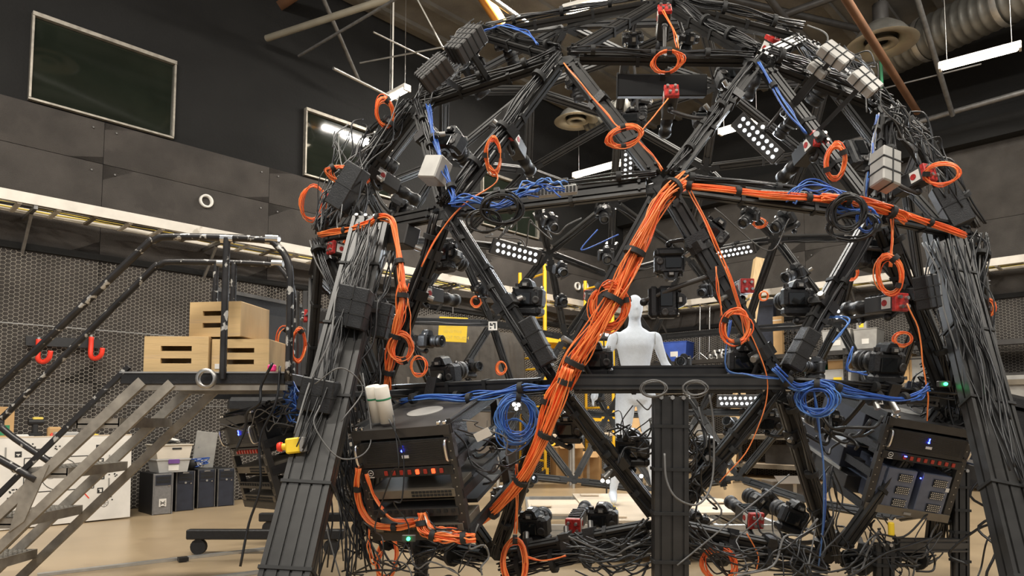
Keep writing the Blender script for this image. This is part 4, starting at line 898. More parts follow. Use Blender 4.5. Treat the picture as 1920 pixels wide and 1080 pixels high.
# ---------------------------------------------------------------- equipment racks
def rack(name, T, label, kind):
    W2, H, D = .245, .54, .62; r = thing('equipment_rack', label, 'equipment rack', T)
    for sx in (-1, 1):
        for y in (.0, D): obj('corner_post', MB().box((sx * (W2 - .015), y + .015, 0), (.04, .035, H)), m_gdk, r)
        for z in (-H / 2 + .02, -.06, .09, H / 2 - .02): obj('side_rail', MB().box((sx * (W2 - .002), D / 2, z), (.02, D - .02, .045)), m_blk, r)
        mb = MB()
        for k in range(12): mb.cyl((sx * (W2 - .012), -.004, -H / 2 + .04 + k * .042), (sx * (W2 - .012), .002, -H / 2 + .04 + k * .042), .0035, n=6)
        obj('rail_holes', mb, m_steel, r, kind='stuff')
        for k in range(2): obj('corner_clip', MB().box((sx * (W2 - .02 - .03 * k), .0, H / 2 + .008), (.016, .02, .016), bev=.003), m_chrome, r)
    obj('top_panel', MB().box((0, D / 2, H / 2 - .006), (W2 * 2, D, .012)), m_gdk, r); obj('top_lip', MB().box((0, -.006, H / 2 - .022), (W2 * 2, .014, .044)), m_gdk, r)
    obj('fan_grille', MB().cyl((0, D * .45, H / 2), (0, D * .45, H / 2 + .004), .09, n=24), m_gbox, r)
    for sx in (-1, 1): obj('top_edge_bar', MB().box((sx * (W2 - .01), D / 2 + .02, H / 2 + .01), (.022, D, .02)), m_gdk, r)
    obj('bottom_lip', MB().box((0, -.004, -H / 2 + .022), (W2 * 2, .012, .044)), m_bronze if kind == 'r' else m_gdk, r)
    # power conditioner
    pc = obj('power_unit', MB().box((0, .12, .150), (.44, .26, .125), bev=.003), m_blk, r)
    mb = MB()
    for k in range(16): mb.box((0, -.012, .200 - k * .006), (.39, .003, .0028))
    obj('vent_slats', mb, m_gdk, pc, kind='stuff')
    obj('blue_indicator', MB().cyl((0, -.016, .165), (0, -.020, .165), .0055, n=8), m_ledb, pc); obj('blue_indicator', MB().box((.002, -.016, .180), (.004, .004, .016)), m_ledb, pc)
    obj('label_plate', MB().box((.01, -.014, .136), (.035, .003, .014)), m_white, pc)
    for sx in (-1, 1): obj('chrome_handle', MB().tube(cr([(sx * .225, -.004, .205), (sx * .225, -.035, .20), (sx * .225, -.042, .16), (sx * .225, -.035, .115), (sx * .225, -.004, .11)], 4), .0062, 8), m_chrome, r)
    sp = obj('switch_panel', MB().box((0, .06, .062), (.46, .14, .044), bev=.002), m_blk, r)
    for k in range(8): obj('rocker_switch', MB().box((-.105 + .040 * k, -.013, .062), (.017, .008, .022), bev=.002), (m_ledr if (kind == 'l' and k in (4, 6)) else m_sw), sp)
    if kind == 'r': obj('blue_indicator', MB().box((-.105, -.019, .07), (.014, .003, .005)), m_ledb, sp)
    obj('round_emblem', MB().tube([(-.185 + .013 * math.cos(t), -.012, .066 + .013 * math.sin(t)) for t in [2 * math.pi * i / 16 for i in range(17)]], .0016, 5), m_white, sp); obj('round_emblem', MB().box((-.185, -.0115, .066), (.012, .002, .004)).box((-.185, -.0115, .045), (.030, .002, .004)), m_white, sp, kind='stuff')
    if kind in 'l3':
        sw = obj('network_switch', MB().box((.0, .1, -.045), (.44, .22, .040), bev=.002), m_bronze, r)
        for k in range(11):
            for z in (-.037, -.053): obj('port', MB().box((.012 + .0185 * k, -.0115, z), (.014, .004, .010)), m_slot, sw)
        for z in (-.037, -.053): obj('port', MB().box((-.205, -.0115, z), (.018, .004, .012)), m_slot, sw)
        pp = obj('patch_panel', MB().box((0, .05, -.135), (.44, .12, .04), bev=.002), m_gdk, r)
        for k in range(12): obj('port', MB().box((-.20 + .036 * k, -.012, -.130), (.018, .006, .014)), m_slot, pp)
        ls = obj('lower_switch', MB().box((0, .1, -.215), (.46, .22, .045), bev=.002), m_bronze, r)
        for k in range(22):
            for z in (-.205, -.222): obj('port', MB().box((-.17 + .0175 * k, -.0115, z), (.0135, .004, .011)), m_slot, ls)
        obj('shelf', MB().box((0, D / 2, -.09), (.44, D * .9, .006)), m_gdk, r)
    else:
        for sx in (-1, 1):
            tw = obj('blade_chassis', MB().box((sx * .100 + .02, .20, -.125), (.165, .40, .235), bev=.004), m_perf, r)
            for k in range(3):
                z = -.055 - .072 * k; gp = obj('mesh_patch', MB().box((sx * .100 + .02 + .018, -.004, z), (.075, .006, .042)), m_slot, tw); mb = MB()
                for i in range(7):
                    for j in range(4): mb.cyl((sx * .100 + .02 + .018 - .032 + .0107 * i + (.005 if j % 2 else 0), -.0075, z - .016 + .0107 * j), (sx * .100 + .02 + .018 - .032 + .0107 * i + (.005 if j % 2 else 0), -.0095, z - .016 + .0107 * j), .0034, n=5)
                obj('perforation', mb, m_cream, gp, kind='stuff')
        obj('blue_indicator', MB().cyl((.02, -.006, -.040), (.02, -.010, -.040), .004, n=8), m_ledb, r)
        obj('label_plate', MB().box((.19, -.004, -.085), (.02, .003, .022)), m_white, r); obj('door_edge', MB().box((-.185, .02, -.125), (.03, .02, .24), bev=.004), m_perf, r)
        obj('logo_plate', MB().box((0, -.014, -.252), (.042, .003, .014)), m_gbox, r)
        obj('side_chassis', MB().box((-.03, .46, .16), (.44, .50, .15), bev=.003), m_dkblue, r); obj('side_chassis', MB().box((-.04, .60, -.06), (.46, .60, .13), bev=.003), m_dkblue, r); obj('chassis_lid', MB().box((-.04, .62, .008), (.46, .56, .006)), m_gbox, r); obj('side_chassis', MB().box((-.03, .45, -.20), (.44, .45, .10), bev=.003), m_gdk, r)
        for z in (.01, -.13): obj('slide_rail', MB().box((-.275, .58, z), (.008, .62, .018)), m_steel, r)
    obj('cross_bar', MB().box((0, D, .0), (.44, .03, .04)), m_gdk, r)
    for k in range(3): obj('rear_tray', MB().box((0, D * .65, .06 - .12 * k), (.43, D * .55, .02)), m_gdk, r)
    for sx in (-1, 1):
        for z in (-.06, .09): obj('rivet', MB().cyl((sx * (W2 + .008), D * .8, z), (sx * (W2 + .011), D * .8, z), .012, n=10), m_cream, r)
    return r
def rframe(c, nf, up):                                       # nf = outward front normal
    y = (-V(nf)).normalized(); z = V(up); x = y.cross(z).normalized(); z = x.cross(y)
    return Matrix(((x.x, y.x, z.x, c.x), (x.y, y.y, z.y, c.y), (x.z, y.z, z.z, c.z), (0, 0, 0, 1)))
RL = rframe(P(769, 908, 3.12), (-.30, -.92, -.27), (-.16, -.25, .95)) @ Matrix.Scale(.98, 4)
RR = rframe(P(1722, 882, 3.55), (.02, -.96, -.26), (.17, -.25, .95)) @ Matrix.Scale(.93, 4)
rack('l', RL, 'left equipment rack with orange fibres and two lit red switches', 'l')
rack('r', RR, 'right equipment rack with slate perforated panels', 'r')
rack('3', rframe(P(468, 866, 4.2), (-.72, -.66, -.28), (-.25, -.15, .95)) @ Matrix.Scale(1.08, 4), 'equipment rack at the far left behind the standing leg, facing left', '3')
rack('4', rframe(P(1935, 850, 4.0), (.85, -.45, -.28), (.2, -.1, .95)), 'equipment rack cut off by the right edge of the photo', 'r')
# paper rolls on the left rack
for k, (px, py, an, lb) in enumerate(((722, 765, 0, 'left of two white paper cylinders on the left rack'), (738, 763, .1, 'right of two white paper cylinders on the left rack'))):
    T = RL @ Matrix.Translation((-.15 + .062 * k, .06 + .03 * (1 - k), .285)); r = thing('paper_cylinder', lb, 'paper cylinder', T, 'white cylinders on the left rack')
    obj('tube', MB().lathe([(0, 0), (.034, 0), (.034, .17), (.030, .174), (.0, .172)], RX, 20), m_cup, r); r.children[0].matrix_basis = Matrix.Identity(4)
    obj('green_band', MB().lathe([(.0345, .108), (.0355, .109), (.0355, .116), (.0345, .117)], RX, 20), m_green, r)
# emergency stop
T = frame(P(552, 836, 2.98), (0, 1, -.1), (-.12, 0, 1)); es = thing('emergency_stop', 'yellow emergency stop box with red mushroom button on the left leg', 'emergency stop', T)
obj('yellow_box', MB().box((0, 0, 0), (.062, .06, .066), bev=.006), m_yel2, es); obj('grey_base', MB().box((.040, .0, 0), (.022, .062, .064), bev=.004), m_gbox, es)
obj('collar', MB().cyl((-.03, 0, 0), (-.052, 0, .002), .015, n=14), m_yel2, es); obj('mushroom_button', MB().lathe([(0, -.0), (.020, .002), (.022, .010), (.018, .022), (.0, .026)], frame((-.050, 0, .002), (-1, 0, .05)), 18), m_redp, es)
# power supplies tied to the frame
def brick(px, py, r_, sx, sy, sz, label, m=m_gbox, ties=(2, 2), rot=0, bk=False, nf=None, y=None, nm='power_supply', cat='power supply'):
    p = P(px, py, y) if y else SP(px, py, r_, bk); n = (p - DC).normalized() if nf is None else V(nf); T = frame(p, n, (math.sin(math.radians(rot)), 0, math.cos(math.radians(rot)))); r = thing(nm, label, cat, T)
    obj('case', MB().box((0, 0, 0), (sx, sy, sz), bev=.006), m, r)
    for k in range(ties[0]): obj('cable_tie', MB().box(((k + 1) / (ties[0] + 1) * sx - sx / 2, 0, 0), (.006, sy + .006, sz + .006)), m_slot, r)
    for k in range(ties[1]): obj('cable_tie', MB().box((0, 0, (k + 1) / (ties[1] + 1) * sz - sz / 2), (sx + .006, sy + .006, .006)), m_slot, r)
    d, q, ax = nearest(p); ql = T.inverted() @ q; obj('tie_bracket', MB().bar((0, -.0, 0), ql, .03, .02), m_slot, r); return r
brick(874, 82, 2.85, .20, .10, .13, 'dark power supply in a net of ties at the upper left of the dome', m_gdk, (4, 3), -50)
brick(815, 136, 2.85, .18, .10, .12, 'dark netted power supply below and left of its twin on the shoulder', m_gdk, (4, 3), -40)
brick(1566, 104, 2.85, .11, .05, .15, 'grey power supply tied at the upper right, nearer the apex', m_gbox, (1, 2), -40)
brick(1622, 154, 2.85, .11, .05, .14, 'grey power supply tied at the upper right, further from the apex', m_gbox, (1, 2), -38)
brick(1535, 130, 2.75, .07, .04, .10, 'small grey unit between the struts at the upper right', m_gbox, (1, 1), -40)
brick(1660, 318, 2.8, .10, .09, .19, 'grey power supply standing on the right shoulder beside blue cables', m_gbox, (1, 2), 15)
brick(816, 320, 2.72, .12, .10, .13, 'plain grey box on the left shoulder strut', m_gbox, (0, 0), 15)
brick(1784, 386, 0, .12, .12, .25, 'big black power supply on the outer right of the dome', m_blk, (0, 1), -24, y=3.75, nf=(-.4, -1, 0))
brick(652, 352, 0, .12, .10, .27, 'tall dark power supply on the outer left shoulder', m_blk, (0, 1), 34, y=3.85, nf=(-.3, -1, 0))
brick(662, 578, 0, .15, .12, .20, 'black power supply strapped to the left standing leg', m_blk, (1, 2), 12, y=3.3, nf=(0, -1, 0))
brick(710, 600, 0, .12, .10, .18, 'second black power supply behind the strapped one on the left leg', m_blk, (1, 2), 12, y=3.5, nf=(0, -1, 0))
brick(598, 742, 0, .15, .11, .15, 'black junction box halfway down the left standing leg', m_blk, (2, 1), 10, y=3.1, nf=(0, -1, 0))
brick(1008, 640, 2.66, .075, .07, .24, 'black box taped along the left front strut', m_blk, (0, 2), -28)
brick(1503, 655, 2.66, .075, .07, .20, 'black box taped along the right front strut', m_blk, (0, 2), 28)
brick(745, 445, 2.55, .26, .10, .12, 'perforated dark grey enclosure under the left upper beam', m_gdk, (0, 0), 90 - 80, nm='perforated_enclosure', cat='enclosure')
brick(1240, 162, 2.5, .50, .06, .12, 'wide black mesh panel hanging under the top beam', m_slot, (0, 0), 0, y=3.75, nf=(0, -1, -.2), nm='mesh_panel', cat='panel')
brick(960, 210, 2.5, .30, .05, .09, 'long dark grey box behind the upper left strut', m_gdk, (0, 0), -50, nm='long_enclosure', cat='enclosure')
brick(1738, 548, 2.70, .08, .08, .16, 'black power supply against the right standing leg', m_blk, (1, 2), -12)
def usb_hub(a, b, label, n=14):
    a = V(a); b = V(b); T = frame((a + b) / 2, (a - b).cross(UP), UP); r = thing('cable_hub', label, 'hub', T); L = (b - a).length
    obj('housing', MB().box((0, 0, 0), (L, .035, .04), bev=.003), m_gbox, r)
    for k in range(n): obj('port', MB().box((-L / 2 + L * (k + .5) / n, -.019, 0), (L / n * .6, .006, .026)), m_slot, r)
usb_hub(P(990, 364, 3.30), P(1082, 356, 3.22), 'grey multi-port hub on the left upper beam with blue plugs')
usb_hub(P(1425, 362, 3.22), P(1520, 372, 3.25), 'dark multi-port hub on the right upper beam', 12)
# ---------------------------------------------------------------- shelving and stored things along the right wall
def shelf_frame(s, z, off=.62): p = WR(s, z, off); return Matrix(((D2.x, -N2.x, 0, p.x), (D2.y, -N2.y, 0, p.y), (0, 0, 1, p.z), (0, 0, 0, 1)))
def srow(px, off=.4):                                         # station on the right wall (at an offset) under a pixel column
    d = ray(px, 700); o = CORNER + N2 * off; n = V((d.y, -d.x)); # solve o + D2*s parallel to d in xy
    return -(o.x * n.x + o.y * n.y) / (D2.x * n.x + D2.y * n.y)
su = thing('shelving_unit', 'long dark steel shelving unit along the right wall full of stored gear', 'shelving', loc=WR(5, 0, .4))
S0, S1 = 1.2, 7.9
for z, m in ((2.17, m_gbox), (1.60, m_gbox), (.76, m_plyp), (.25, m_plyp)):
    obj('shelf_board', wbox(MB(), WR, S0, S1, z - .03, z, .12, .75), m_gdk if z > 2 else m, su, world=True); obj('shelf_edge', wbox(MB(), WR, S0, S1, z - .075, z - .0, .75, .77), m_bronze if z < 2 else m_gdk, su, world=True)
for s in (1.25, 3.0, 4.85, 6.7, 7.85):
    for o in (.16, .75):
        obj('upright', wbox(MB(), WR, s, s + .06, 0, 2.85 if s > 7 else 2.2, o - .04, o), m_gdk, su, world=True)
    mb = MB()
    for k in range(26): wbox(mb, WR, s + .02, s + .04, .15 + k * .08, .19 + k * .08, .75, .775)
    obj('slot_holes', mb, m_slot, su, kind='stuff', world=True)
def bin_(px, z, w, d, h, name, cat, label, m, off=.35, lid=None, rot=0, tag_=None):
    T = shelf_frame(srow(px, off), z + .003, off) @ Matrix.Rotation(rot, 4, 'Z'); r = thing(name, label, cat, T)
    obj('tub', MB().prism([(-w * .44, 0), (w * .44, 0), (w * .5, h), (-w * .5, h)], d, Matrix.Translation((0, -d / 2, 0))), m, r)
    obj('rim', MB().box((0, 0, h), (w * 1.04, d * 1.04, .02), bev=.006), lid or m, r)
    if tag_: obj('paper_label', MB().box((0, -d / 2 - .004, h * .4), (w * .3, .004, h * .25)), tag_, r)
def carton(px, z, w, d, h, label, m=m_card, off=.35, rot=0, mark=None, nm='cardboard_box', cat='box'):
    T = shelf_frame(srow(px, off), z + .003, off) @ Matrix.Rotation(rot, 4, 'Z'); r = thing(nm, label, cat, T)
    obj('carton', MB().box((0, 0, h / 2), (w, d, h), bev=.005), m, r)
    obj('tape_seam', MB().box((0, -d / 2 - .001, h * .9), (w * .98, .002, .02)), m_cream if m is m_card else m_gdk, r)
    if mark: mark(r, w, d, h)
bin_(1272, 2.17, .52, .40, .40, 'storage_bin', 'storage bin', 'blue plastic bin with white label on the shelf beside the mannequin', m_bluebin, rot=.15, tag_=m_white)
bin_(1578, 2.17, .46, .40, .36, 'storage_bin', 'storage bin', 'frosted bin on the upper shelf right of the slanted strut', m_clear, tag_=m_white)
bin_(1632, 2.17, .36, .38, .34, 'storage_bin', 'storage bin', 'grey bin on the upper shelf under the yellow warning sticker', m_gbox, tag_=m_white)
bin_(1540, 1.60, .30, .36, .20, 'storage_bin', 'storage bin', 'low frosted bin on the lower shelf beneath the green crate', m_clear)
bin_(1578, 1.60, .44, .38, .26, 'storage_bin', 'storage bin', 'frosted bin with yellow sticker on the lower shelf', m_clear, tag_=m_yel2)
bin_(1532, 1.83, .34, .34, .17, 'plastic_crate', 'crate', 'green plastic crate stacked on the lower shelf bins', m_green)
carton(1577, 1.875, .32, .30, .17, 'small cardboard box marked in pen on top of the frosted bin')
carton(1700, 1.60, .24, .3, .47, 'tall cardboard carton with small black emblem on the lower shelf', mark=lambda r, w, d, h: (obj('printed_emblem', MB().box((0, -d / 2 - .002, h * .18), (.09, .003, .05)), m_print, r), obj('white_sticker', MB().box((0, -d / 2 - .002, h * .85), (.09, .003, .10)), m_white, r)))
def gear(r, w, d, h):
    pts = [((.055 if i % 2 else .07) * math.cos(i * math.pi / 10), (.055 if i % 2 else .07) * math.sin(i * math.pi / 10) + h * .55) for i in range(20)]
    obj('gear_emblem', MB().tube([(x, -d / 2 - .004, z) for x, z in pts + pts[:1]], .010, 4), m_white, r)
carton(1678, 1.60, .22, .3, .50, 'dark binder box with a white gear emblem on the lower shelf', m_dkblue, mark=gear)
carton(1722, 1.60, .20, .3, .42, 'plain grey file box right of the tall carton on the lower shelf', m_gbox)
carton(1462, 2.17, .16, .12, .72, 'tall narrow yellow-tan carton standing on the upper shelf', m_card, rot=.05)
carton(1440, 2.17, .30, .16, 1.05, 'tall slate blue board leaning behind the tan carton', m_dkblue, off=.2, rot=.1, nm='slate_board', cat='board')
carton(1300, .76, .6, .4, .22, 'low pale box on the bench behind the right diagonal strut', m_gbox)
carton(1500, .76, .5, .4, .30, 'grey storage box on the bench at the right', m_taupe)
carton(1560, .76, .40, .4, .36, 'cream file box on the bench left of the right equipment rack', m_cream)
carton(1635, .76, .40, .4, .30, 'dark crate on the bench behind the right equipment rack', m_gdk)
carton(1350, .25, .6, .4, .35, 'brown carton on the bottom shelf behind the centre leg', m_card)
carton(1470, .25, .6, .4, .34, 'dark trunk on the bottom shelf at the right', m_gdk)
carton(1832, 2.17, .26, .22, .36, 'amber box at the right end of the upper shelf', m_card, off=.5)
r = thing('timber_post', 'upright pale timber leaning on the shelf behind the right struts', 'timber', frame(WR(srow(1405, .85), 2.0, .85), D2)); a = P(1361, 905, 11.4); b = P(1424, 486, 11.9)
obj('plank', MB().bar(a, b, .17, .14, (0, -1, 0)), m_wood, r, world=True); obj('band', MB().bar(a.lerp(b, .80), a.lerp(b, .81), .18, .15, (0, -1, 0)), m_steel, r, world=True)
for k, (px, y) in enumerate(((1312, 575), (1330, 590))):
    T = shelf_frame(srow(px, .4), 2.17, .4); r = thing('light_stand', 'chrome light stand on the shelf, ' + ('nearer the mannequin' if k == 0 else 'further from the mannequin'), 'light stand', T)
    obj('pole', MB().cyl((0, 0, .02), (.04, 0, 1.15 - .1 * k), .016, n=8), m_chrome, r)
    for q in range(3): obj('leg', MB().cyl((0, 0, .18), (.20 * math.cos(q * 2.1 + k), .20 * math.sin(q * 2.1 + k), .012), .010, n=6), m_chrome, r)
    obj('knob', MB().cyl((0, -.02, .55), (0, -.06, .55), .02, n=8), m_blk, r)
random.seed(21)
for k in range(14):
    px = 1338 + 3.0 * k + ru(-2, 2); T = shelf_frame(srow(px, .45), 2.18 + (.09 if k % 2 else 0), .45 + ru(-.1, .1)) @ Matrix.Rotation(ru(0, 3), 4, 'Z')
    r = thing('grip_clamp', 'chrome grip clamp in the pile on the upper shelf', 'clamp', T, 'chrome clamps piled on the upper shelf')
    obj('disc', MB().cyl((0, 0, .0), (.02, .03, .09), .05, n=10), m_steel, r); obj('rod', MB().cyl((0, 0, .04), (.10, .02, .10), .012, n=6), m_gdk, r); obj('knob', MB().cyl((-.05, 0, .05), (-.09, 0, .06), .018, n=8), m_blk, r)
for k in range(12):
    px = 1476 + 9 * (k % 4); z = 2.20 + .17 * (k // 4); T = shelf_frame(srow(px, .3), z, .3)
    r = thing('hanging_clamp', 'black clamp with light tip on the clamp rack, upper shelf', 'clamp', T, 'black clamps racked on the upper shelf')
    obj('bar', MB().cyl((-.05, 0, .03), (.06, -.05, .06), .016, n=7), m_blk, r); obj('jaw', MB().box((.05, -.04, .05), (.05, .04, .08), bev=.008), m_gdk, r); obj('tip', MB().cyl((-.06, 0, .03), (-.10, .01, .02), .012, n=6), m_steel, r)
r = thing('warning_sticker_box', 'small box with yellow warning sticker on top of the grey bin', 'box', shelf_frame(srow(1620, .3), 2.535, .3)); obj('box', MB().box((0, 0, .08), (.16, .1, .16), bev=.004), m_gbox, r); obj('warning_sticker', MB().box((0, -.052, .08), (.07, .003, .10)), m_yel2, r)
for k, (px, c) in enumerate(((1850, m_steel), (1862, m_rub))):
    T = shelf_frame(srow(px, .6), 2.17, .6); r = thing('pipe_fitting', ('steel' if k == 0 else 'black') + ' pipe section standing at the right end of the upper shelf', 'pipe', T)
    obj('pipe', MB().cyl((0, 0, 0), (0, 0, .42), .05, n=14), m_gdk, r); obj('flange', MB().cyl((0, 0, .0), (0, 0, .02), .08, n=14), c, r); obj('flange', MB().cyl((0, 0, .40), (0, 0, .42), .065, n=14), c, r)
T = shelf_frame(srow(1898, .5), 0, .5); r = thing('grey_locker', 'dark grey locker standing at the right end of the shelving', 'locker', T); obj('body', MB().box((0, 0, .85), (.5, .4, 1.7), bev=.01), m_gdk, r); obj('door', MB().box((0, -.205, .85), (.46, .012, 1.62), bev=.003), m_gbox, r); obj('handle', MB().box((.17, -.22, .95), (.02, .02, .12)), m_steel, r)
# bench by the scaffold with boxes below
wb = thing('work_bench', 'pale-edged workbench behind the dome below the scaffold', 'bench', loc=(.8, 11.0, 0))
a, b = P(925, 820, 10.6), P(1215, 812, 10.9); obj('bench_top', MB().bar(a, b, .6, .035), m_plyp, wb, world=True)
for q in (a.lerp(b, .03), a.lerp(b, .5), a.lerp(b, .97)):
    for dy in (-.25, .25): obj('leg', MB().cyl((q.x, q.y + dy, 0), (q.x, q.y + dy, q.z - .018), .025, n=8), m_alu, wb, world=True)
def fbox(px, py, y, w, d, h, label, m=m_card, rot=0):
    p = P(px, py, y); p.z = 0; r = thing('cardboard_box', label, 'box', Matrix.Translation(p) @ Matrix.Rotation(rot, 4, 'Z'))
    obj('carton', MB().box((0, 0, h / 2), (w, d, h), bev=.006), m, r); obj('flap', MB().bar((-w * .45, -d / 2 - .09, h + .03), (w * .45, -d / 2 - .09, h + .03), .2, .008, (0, -.5, 1)), m, r); obj('tape_seam', MB().box((0, -d / 2 - .002, h / 2), (.05, .003, h)), m_cream, r)
fbox(1062, 890, 11.6, .46, .4, .58, 'open cardboard box under the workbench beside the scaffold caster', rot=.2)
fbox(1105, 890, 11.9, .40, .4, .42, 'shorter cardboard box beneath the bench to the right', rot=-.2)
fbox(1480, 935, 9.6, .62, .4, .20, 'flat tan box on the floor behind the right lower strut', m_taupe)
o = obj('traffic_cone', MB().lathe([(.0, 0), (.13, 0), (.13, .02), (.10, .022), (.02, .62), (0, .62)], Matrix.Translation(P(1190, 790, 10.9) - UP * .2) @ RX, 18), m_card); tag(o, 'tan cone standing on the bench between the mannequin legs', 'cone')

# ---------------------------------------------------------------- cable bundles and coils
def wig(a): return V((ru(-a, a), ru(-a, a), ru(-a, a)))
def bundle(name, pts, n, spread, mats, label, r=.0036, ties=0, cat='cable bundle', wob=.35, sides=5, tieoff=.1, smp=6, group=None):
    base = cr(pts, smp); k = len(base); root = thing(name, label, cat, loc=pts[0], group=group)
    for s in range(n):
        a = ru(0, 6.28); rr = spread * math.sqrt(rnd()); ph = ru(0, 6.28); fr_ = ru(.5, 2.0); out = []
        nrm = None
        for i, p in enumerate(base):
            t = (base[min(i + 1, k - 1)] - base[max(0, i - 1)]).normalized()
            if nrm is None: nrm = t.orthogonal().normalized()
            nrm = (nrm - t * nrm.dot(t)).normalized(); bn = t.cross(nrm); u = i / k
            m = 1 + wob * math.sin(fr_ * 12 * u + ph); aa = a + .8 * math.sin(fr_ * 5 * u + ph * 2)
            out.append(p + nrm * (rr * m * math.cos(aa)) + bn * (rr * m * math.sin(aa)))
        obj('strand', MB().tube(out, r * ru(.85, 1.15), sides), mats[s % len(mats)], root, world=True)
    for q in range(ties):
        i = int((q + .5 + ru(-.15, .15)) / ties * (k - 2)); t = (base[i + 1] - base[i]).normalized()
        obj('cable_tie', MB().cyl(base[i] - t * .012, base[i] + t * .012, spread * 1.18 + r, n=12), m_slot, root, world=True)
    return root
def PX(lst, R=2.74): return [P(*p) if len(p) == 3 and p[2] > 2.9 else SP(p[0], p[1], p[2] if len(p) == 3 else R) for p in lst]
OR = [m_ora, m_ora2, m_ora]
bundle('orange_fibre_bundle', PX([(1280, 340, 2.68), (1240, 372), (1205, 440), (1176, 505), (1150, 560), (1112, 625), (1076, 680), (1055, 725)], 2.76), 34, .040, OR, 'thick orange fibre bundle slanting from the middle hub down past the mannequin', ties=4)
bundle('orange_fibre_bundle', PX([(1068, 690), (1050, 745), (1022, 815), (990, 880), (945, 940), (905, 975), (868, 984), (820, 972), (770, 962)], 2.80), 26, .026, OR, 'orange fibre bundle continuing from the left hub down to the left rack', ties=6)
bundle('orange_fibre_bundle', PX([(1085, 668), (1040, 720), (1018, 770), (1005, 830), (985, 880)], 2.75), 12, .020, OR, 'second strand group beside the descending orange bundle at the left hub', ties=1)
bundle('orange_fibre_bundle', PX([(1262, 345, 2.68), (1330, 352), (1440, 366), (1530, 372), (1610, 380), (1670, 395), (1730, 412), (1808, 442)], 2.72), 12, .016, OR, 'orange fibre bundle lying along the right upper beam to the right leg', ties=6)
bundle('orange_fibre_bundle', PX([(1540, 370), (1610, 378), (1680, 400), (1700, 412)], 2.74), 18, .024, OR, 'thick orange fibre knot on the beam near the right hub', ties=2)
bundle('orange_fibre_bundle', PX([(598, 440), (640, 434), (690, 420), (710, 408), (732, 412), (742, 450), (752, 510), (758, 545)], 2.78), 16, .018, OR, 'orange fibres hooking over the top of the left standing leg', ties=3)
bundle('orange_fibre_bundle', PX([(756, 530), (752, 580), (738, 640), (730, 690), (722, 740)], 2.76), 18, .024, OR, 'vertical orange fibre bundle right of the left standing leg', ties=3)
bundle('orange_fibre_bundle', PX([(718, 730), (712, 760), (704, 800)], 2.80), 8, .015, OR, 'orange fibres fanning out behind the white paper cylinders')
def rk(x, z, y=-.03, M=RL): return M @ V((x, y, z))
bundle('orange_fibre_bundle', [rk(-.235, .10), rk(-.26, 0), rk(-.265, -.10), rk(-.20, -.17, -.05), rk(-.08, -.19, -.04), rk(.02, -.175)], 12, .013, OR, 'orange fibres looping down the left edge of the left rack', ties=2)
bundle('orange_fibre_bundle', [rk(-.20, .07), rk(-.18, -.04), rk(-.10, -.14, -.06), rk(.0, -.17)], 7, .010, OR, 'short orange fibres curving into the patch panel of the left rack', ties=1)
bundle('orange_fibre_bundle', [rk(.05, -.13), rk(.055, -.19, -.06), rk(.12, -.225, -.07), rk(.22, -.235, -.07), rk(.30, -.24, -.05)], 18, .020, OR, 'orange fibres plugged into the lower left rack and swept right', ties=3)
bundle('orange_fibre_bundle', [rk(.06, -.13), rk(.10, -.19, -.06), rk(.16, -.20, -.06), rk(.22, -.22, -.05)], 10, .016, [m_ora, m_ora2, m_white, m_cab], 'mixed orange, white and black leads at the patch panel of the left rack')
for k, (a, b, lb) in enumerate(((rk(-.24, -.20), P(650, 970, 3.2), 'thin orange loop at the bottom left of the left rack'),)):
    bundle('orange_fibre', [a, a - UP * .08, a - UP * .16 + V((.03, 0, 0)), a - UP * .10 + V((.06, 0, 0))], 2, .01, OR, lb, cat='cable')
for pts, n, lb, mt in (([(1288, 345), (1330, 430), (1368, 520), (1390, 590), (1402, 640)], 3, 'thin orange fibres down the strut right of the middle hub', OR),
        ([(1402, 610), (1436, 690), (1434, 760), (1400, 850), (1350, 905)], 1, 'single orange fibre dropping past the right hub', OR),
        ([(1340, 500), (1348, 560), (1352, 600)], 2, 'orange fibre feeding the round coil at right', OR),
        ([(1672, 385), (1674, 440), (1672, 500)], 4, 'orange fibres dropping into the coil below the right hub', OR),
        ([(1700, 570), (1726, 640), (1736, 720), (1738, 790)], 1, 'single orange fibre hanging beside the right equipment rack', OR),
        ([(765, 560), (768, 600), (766, 640)], 1, 'pale orange fibre left of the yellow sign', OR),
        ([(968, 870), (970, 930), (966, 1000)], 3, 'orange fibre down to the lowest coil at left', OR),
        ([(1243, 20, 2.7), (1262, 60, 2.7), (1270, 90, 2.7)], 2, 'orange fibre looping from the unit under the apex', OR),
        ([(1252, 185), (1215, 230), (1200, 250)], 1, 'thin orange fibre from the hanging unit to its coil', OR),
        ([(1195, 262), (1225, 290), (1243, 318)], 3, 'orange fibres running down the centre left strut', OR),
        ([(1058, 120), (1090, 160), (1140, 220), (1160, 240)], 2, 'orange fibre taped along the strut left of the hanging unit', OR),
        ([(1400, 1000), (1420, 1040), (1418, 1070)], 1, 'orange fibre hanging from the low right red-backed camera', OR),
        ([(985, 1042), (1020, 1050), (1060, 1040)], 2, 'orange fibre sagging from the low left coil', OR),
        ([(918, 312), (930, 340), (870, 380), (820, 440), (790, 500)], 2, 'orange fibre trailing down the left hub strut', OR)):
    bundle('orange_fibre', PX(pts, 2.70), n, .008, mt, lb, ties=0, cat='cable', r=.0032)
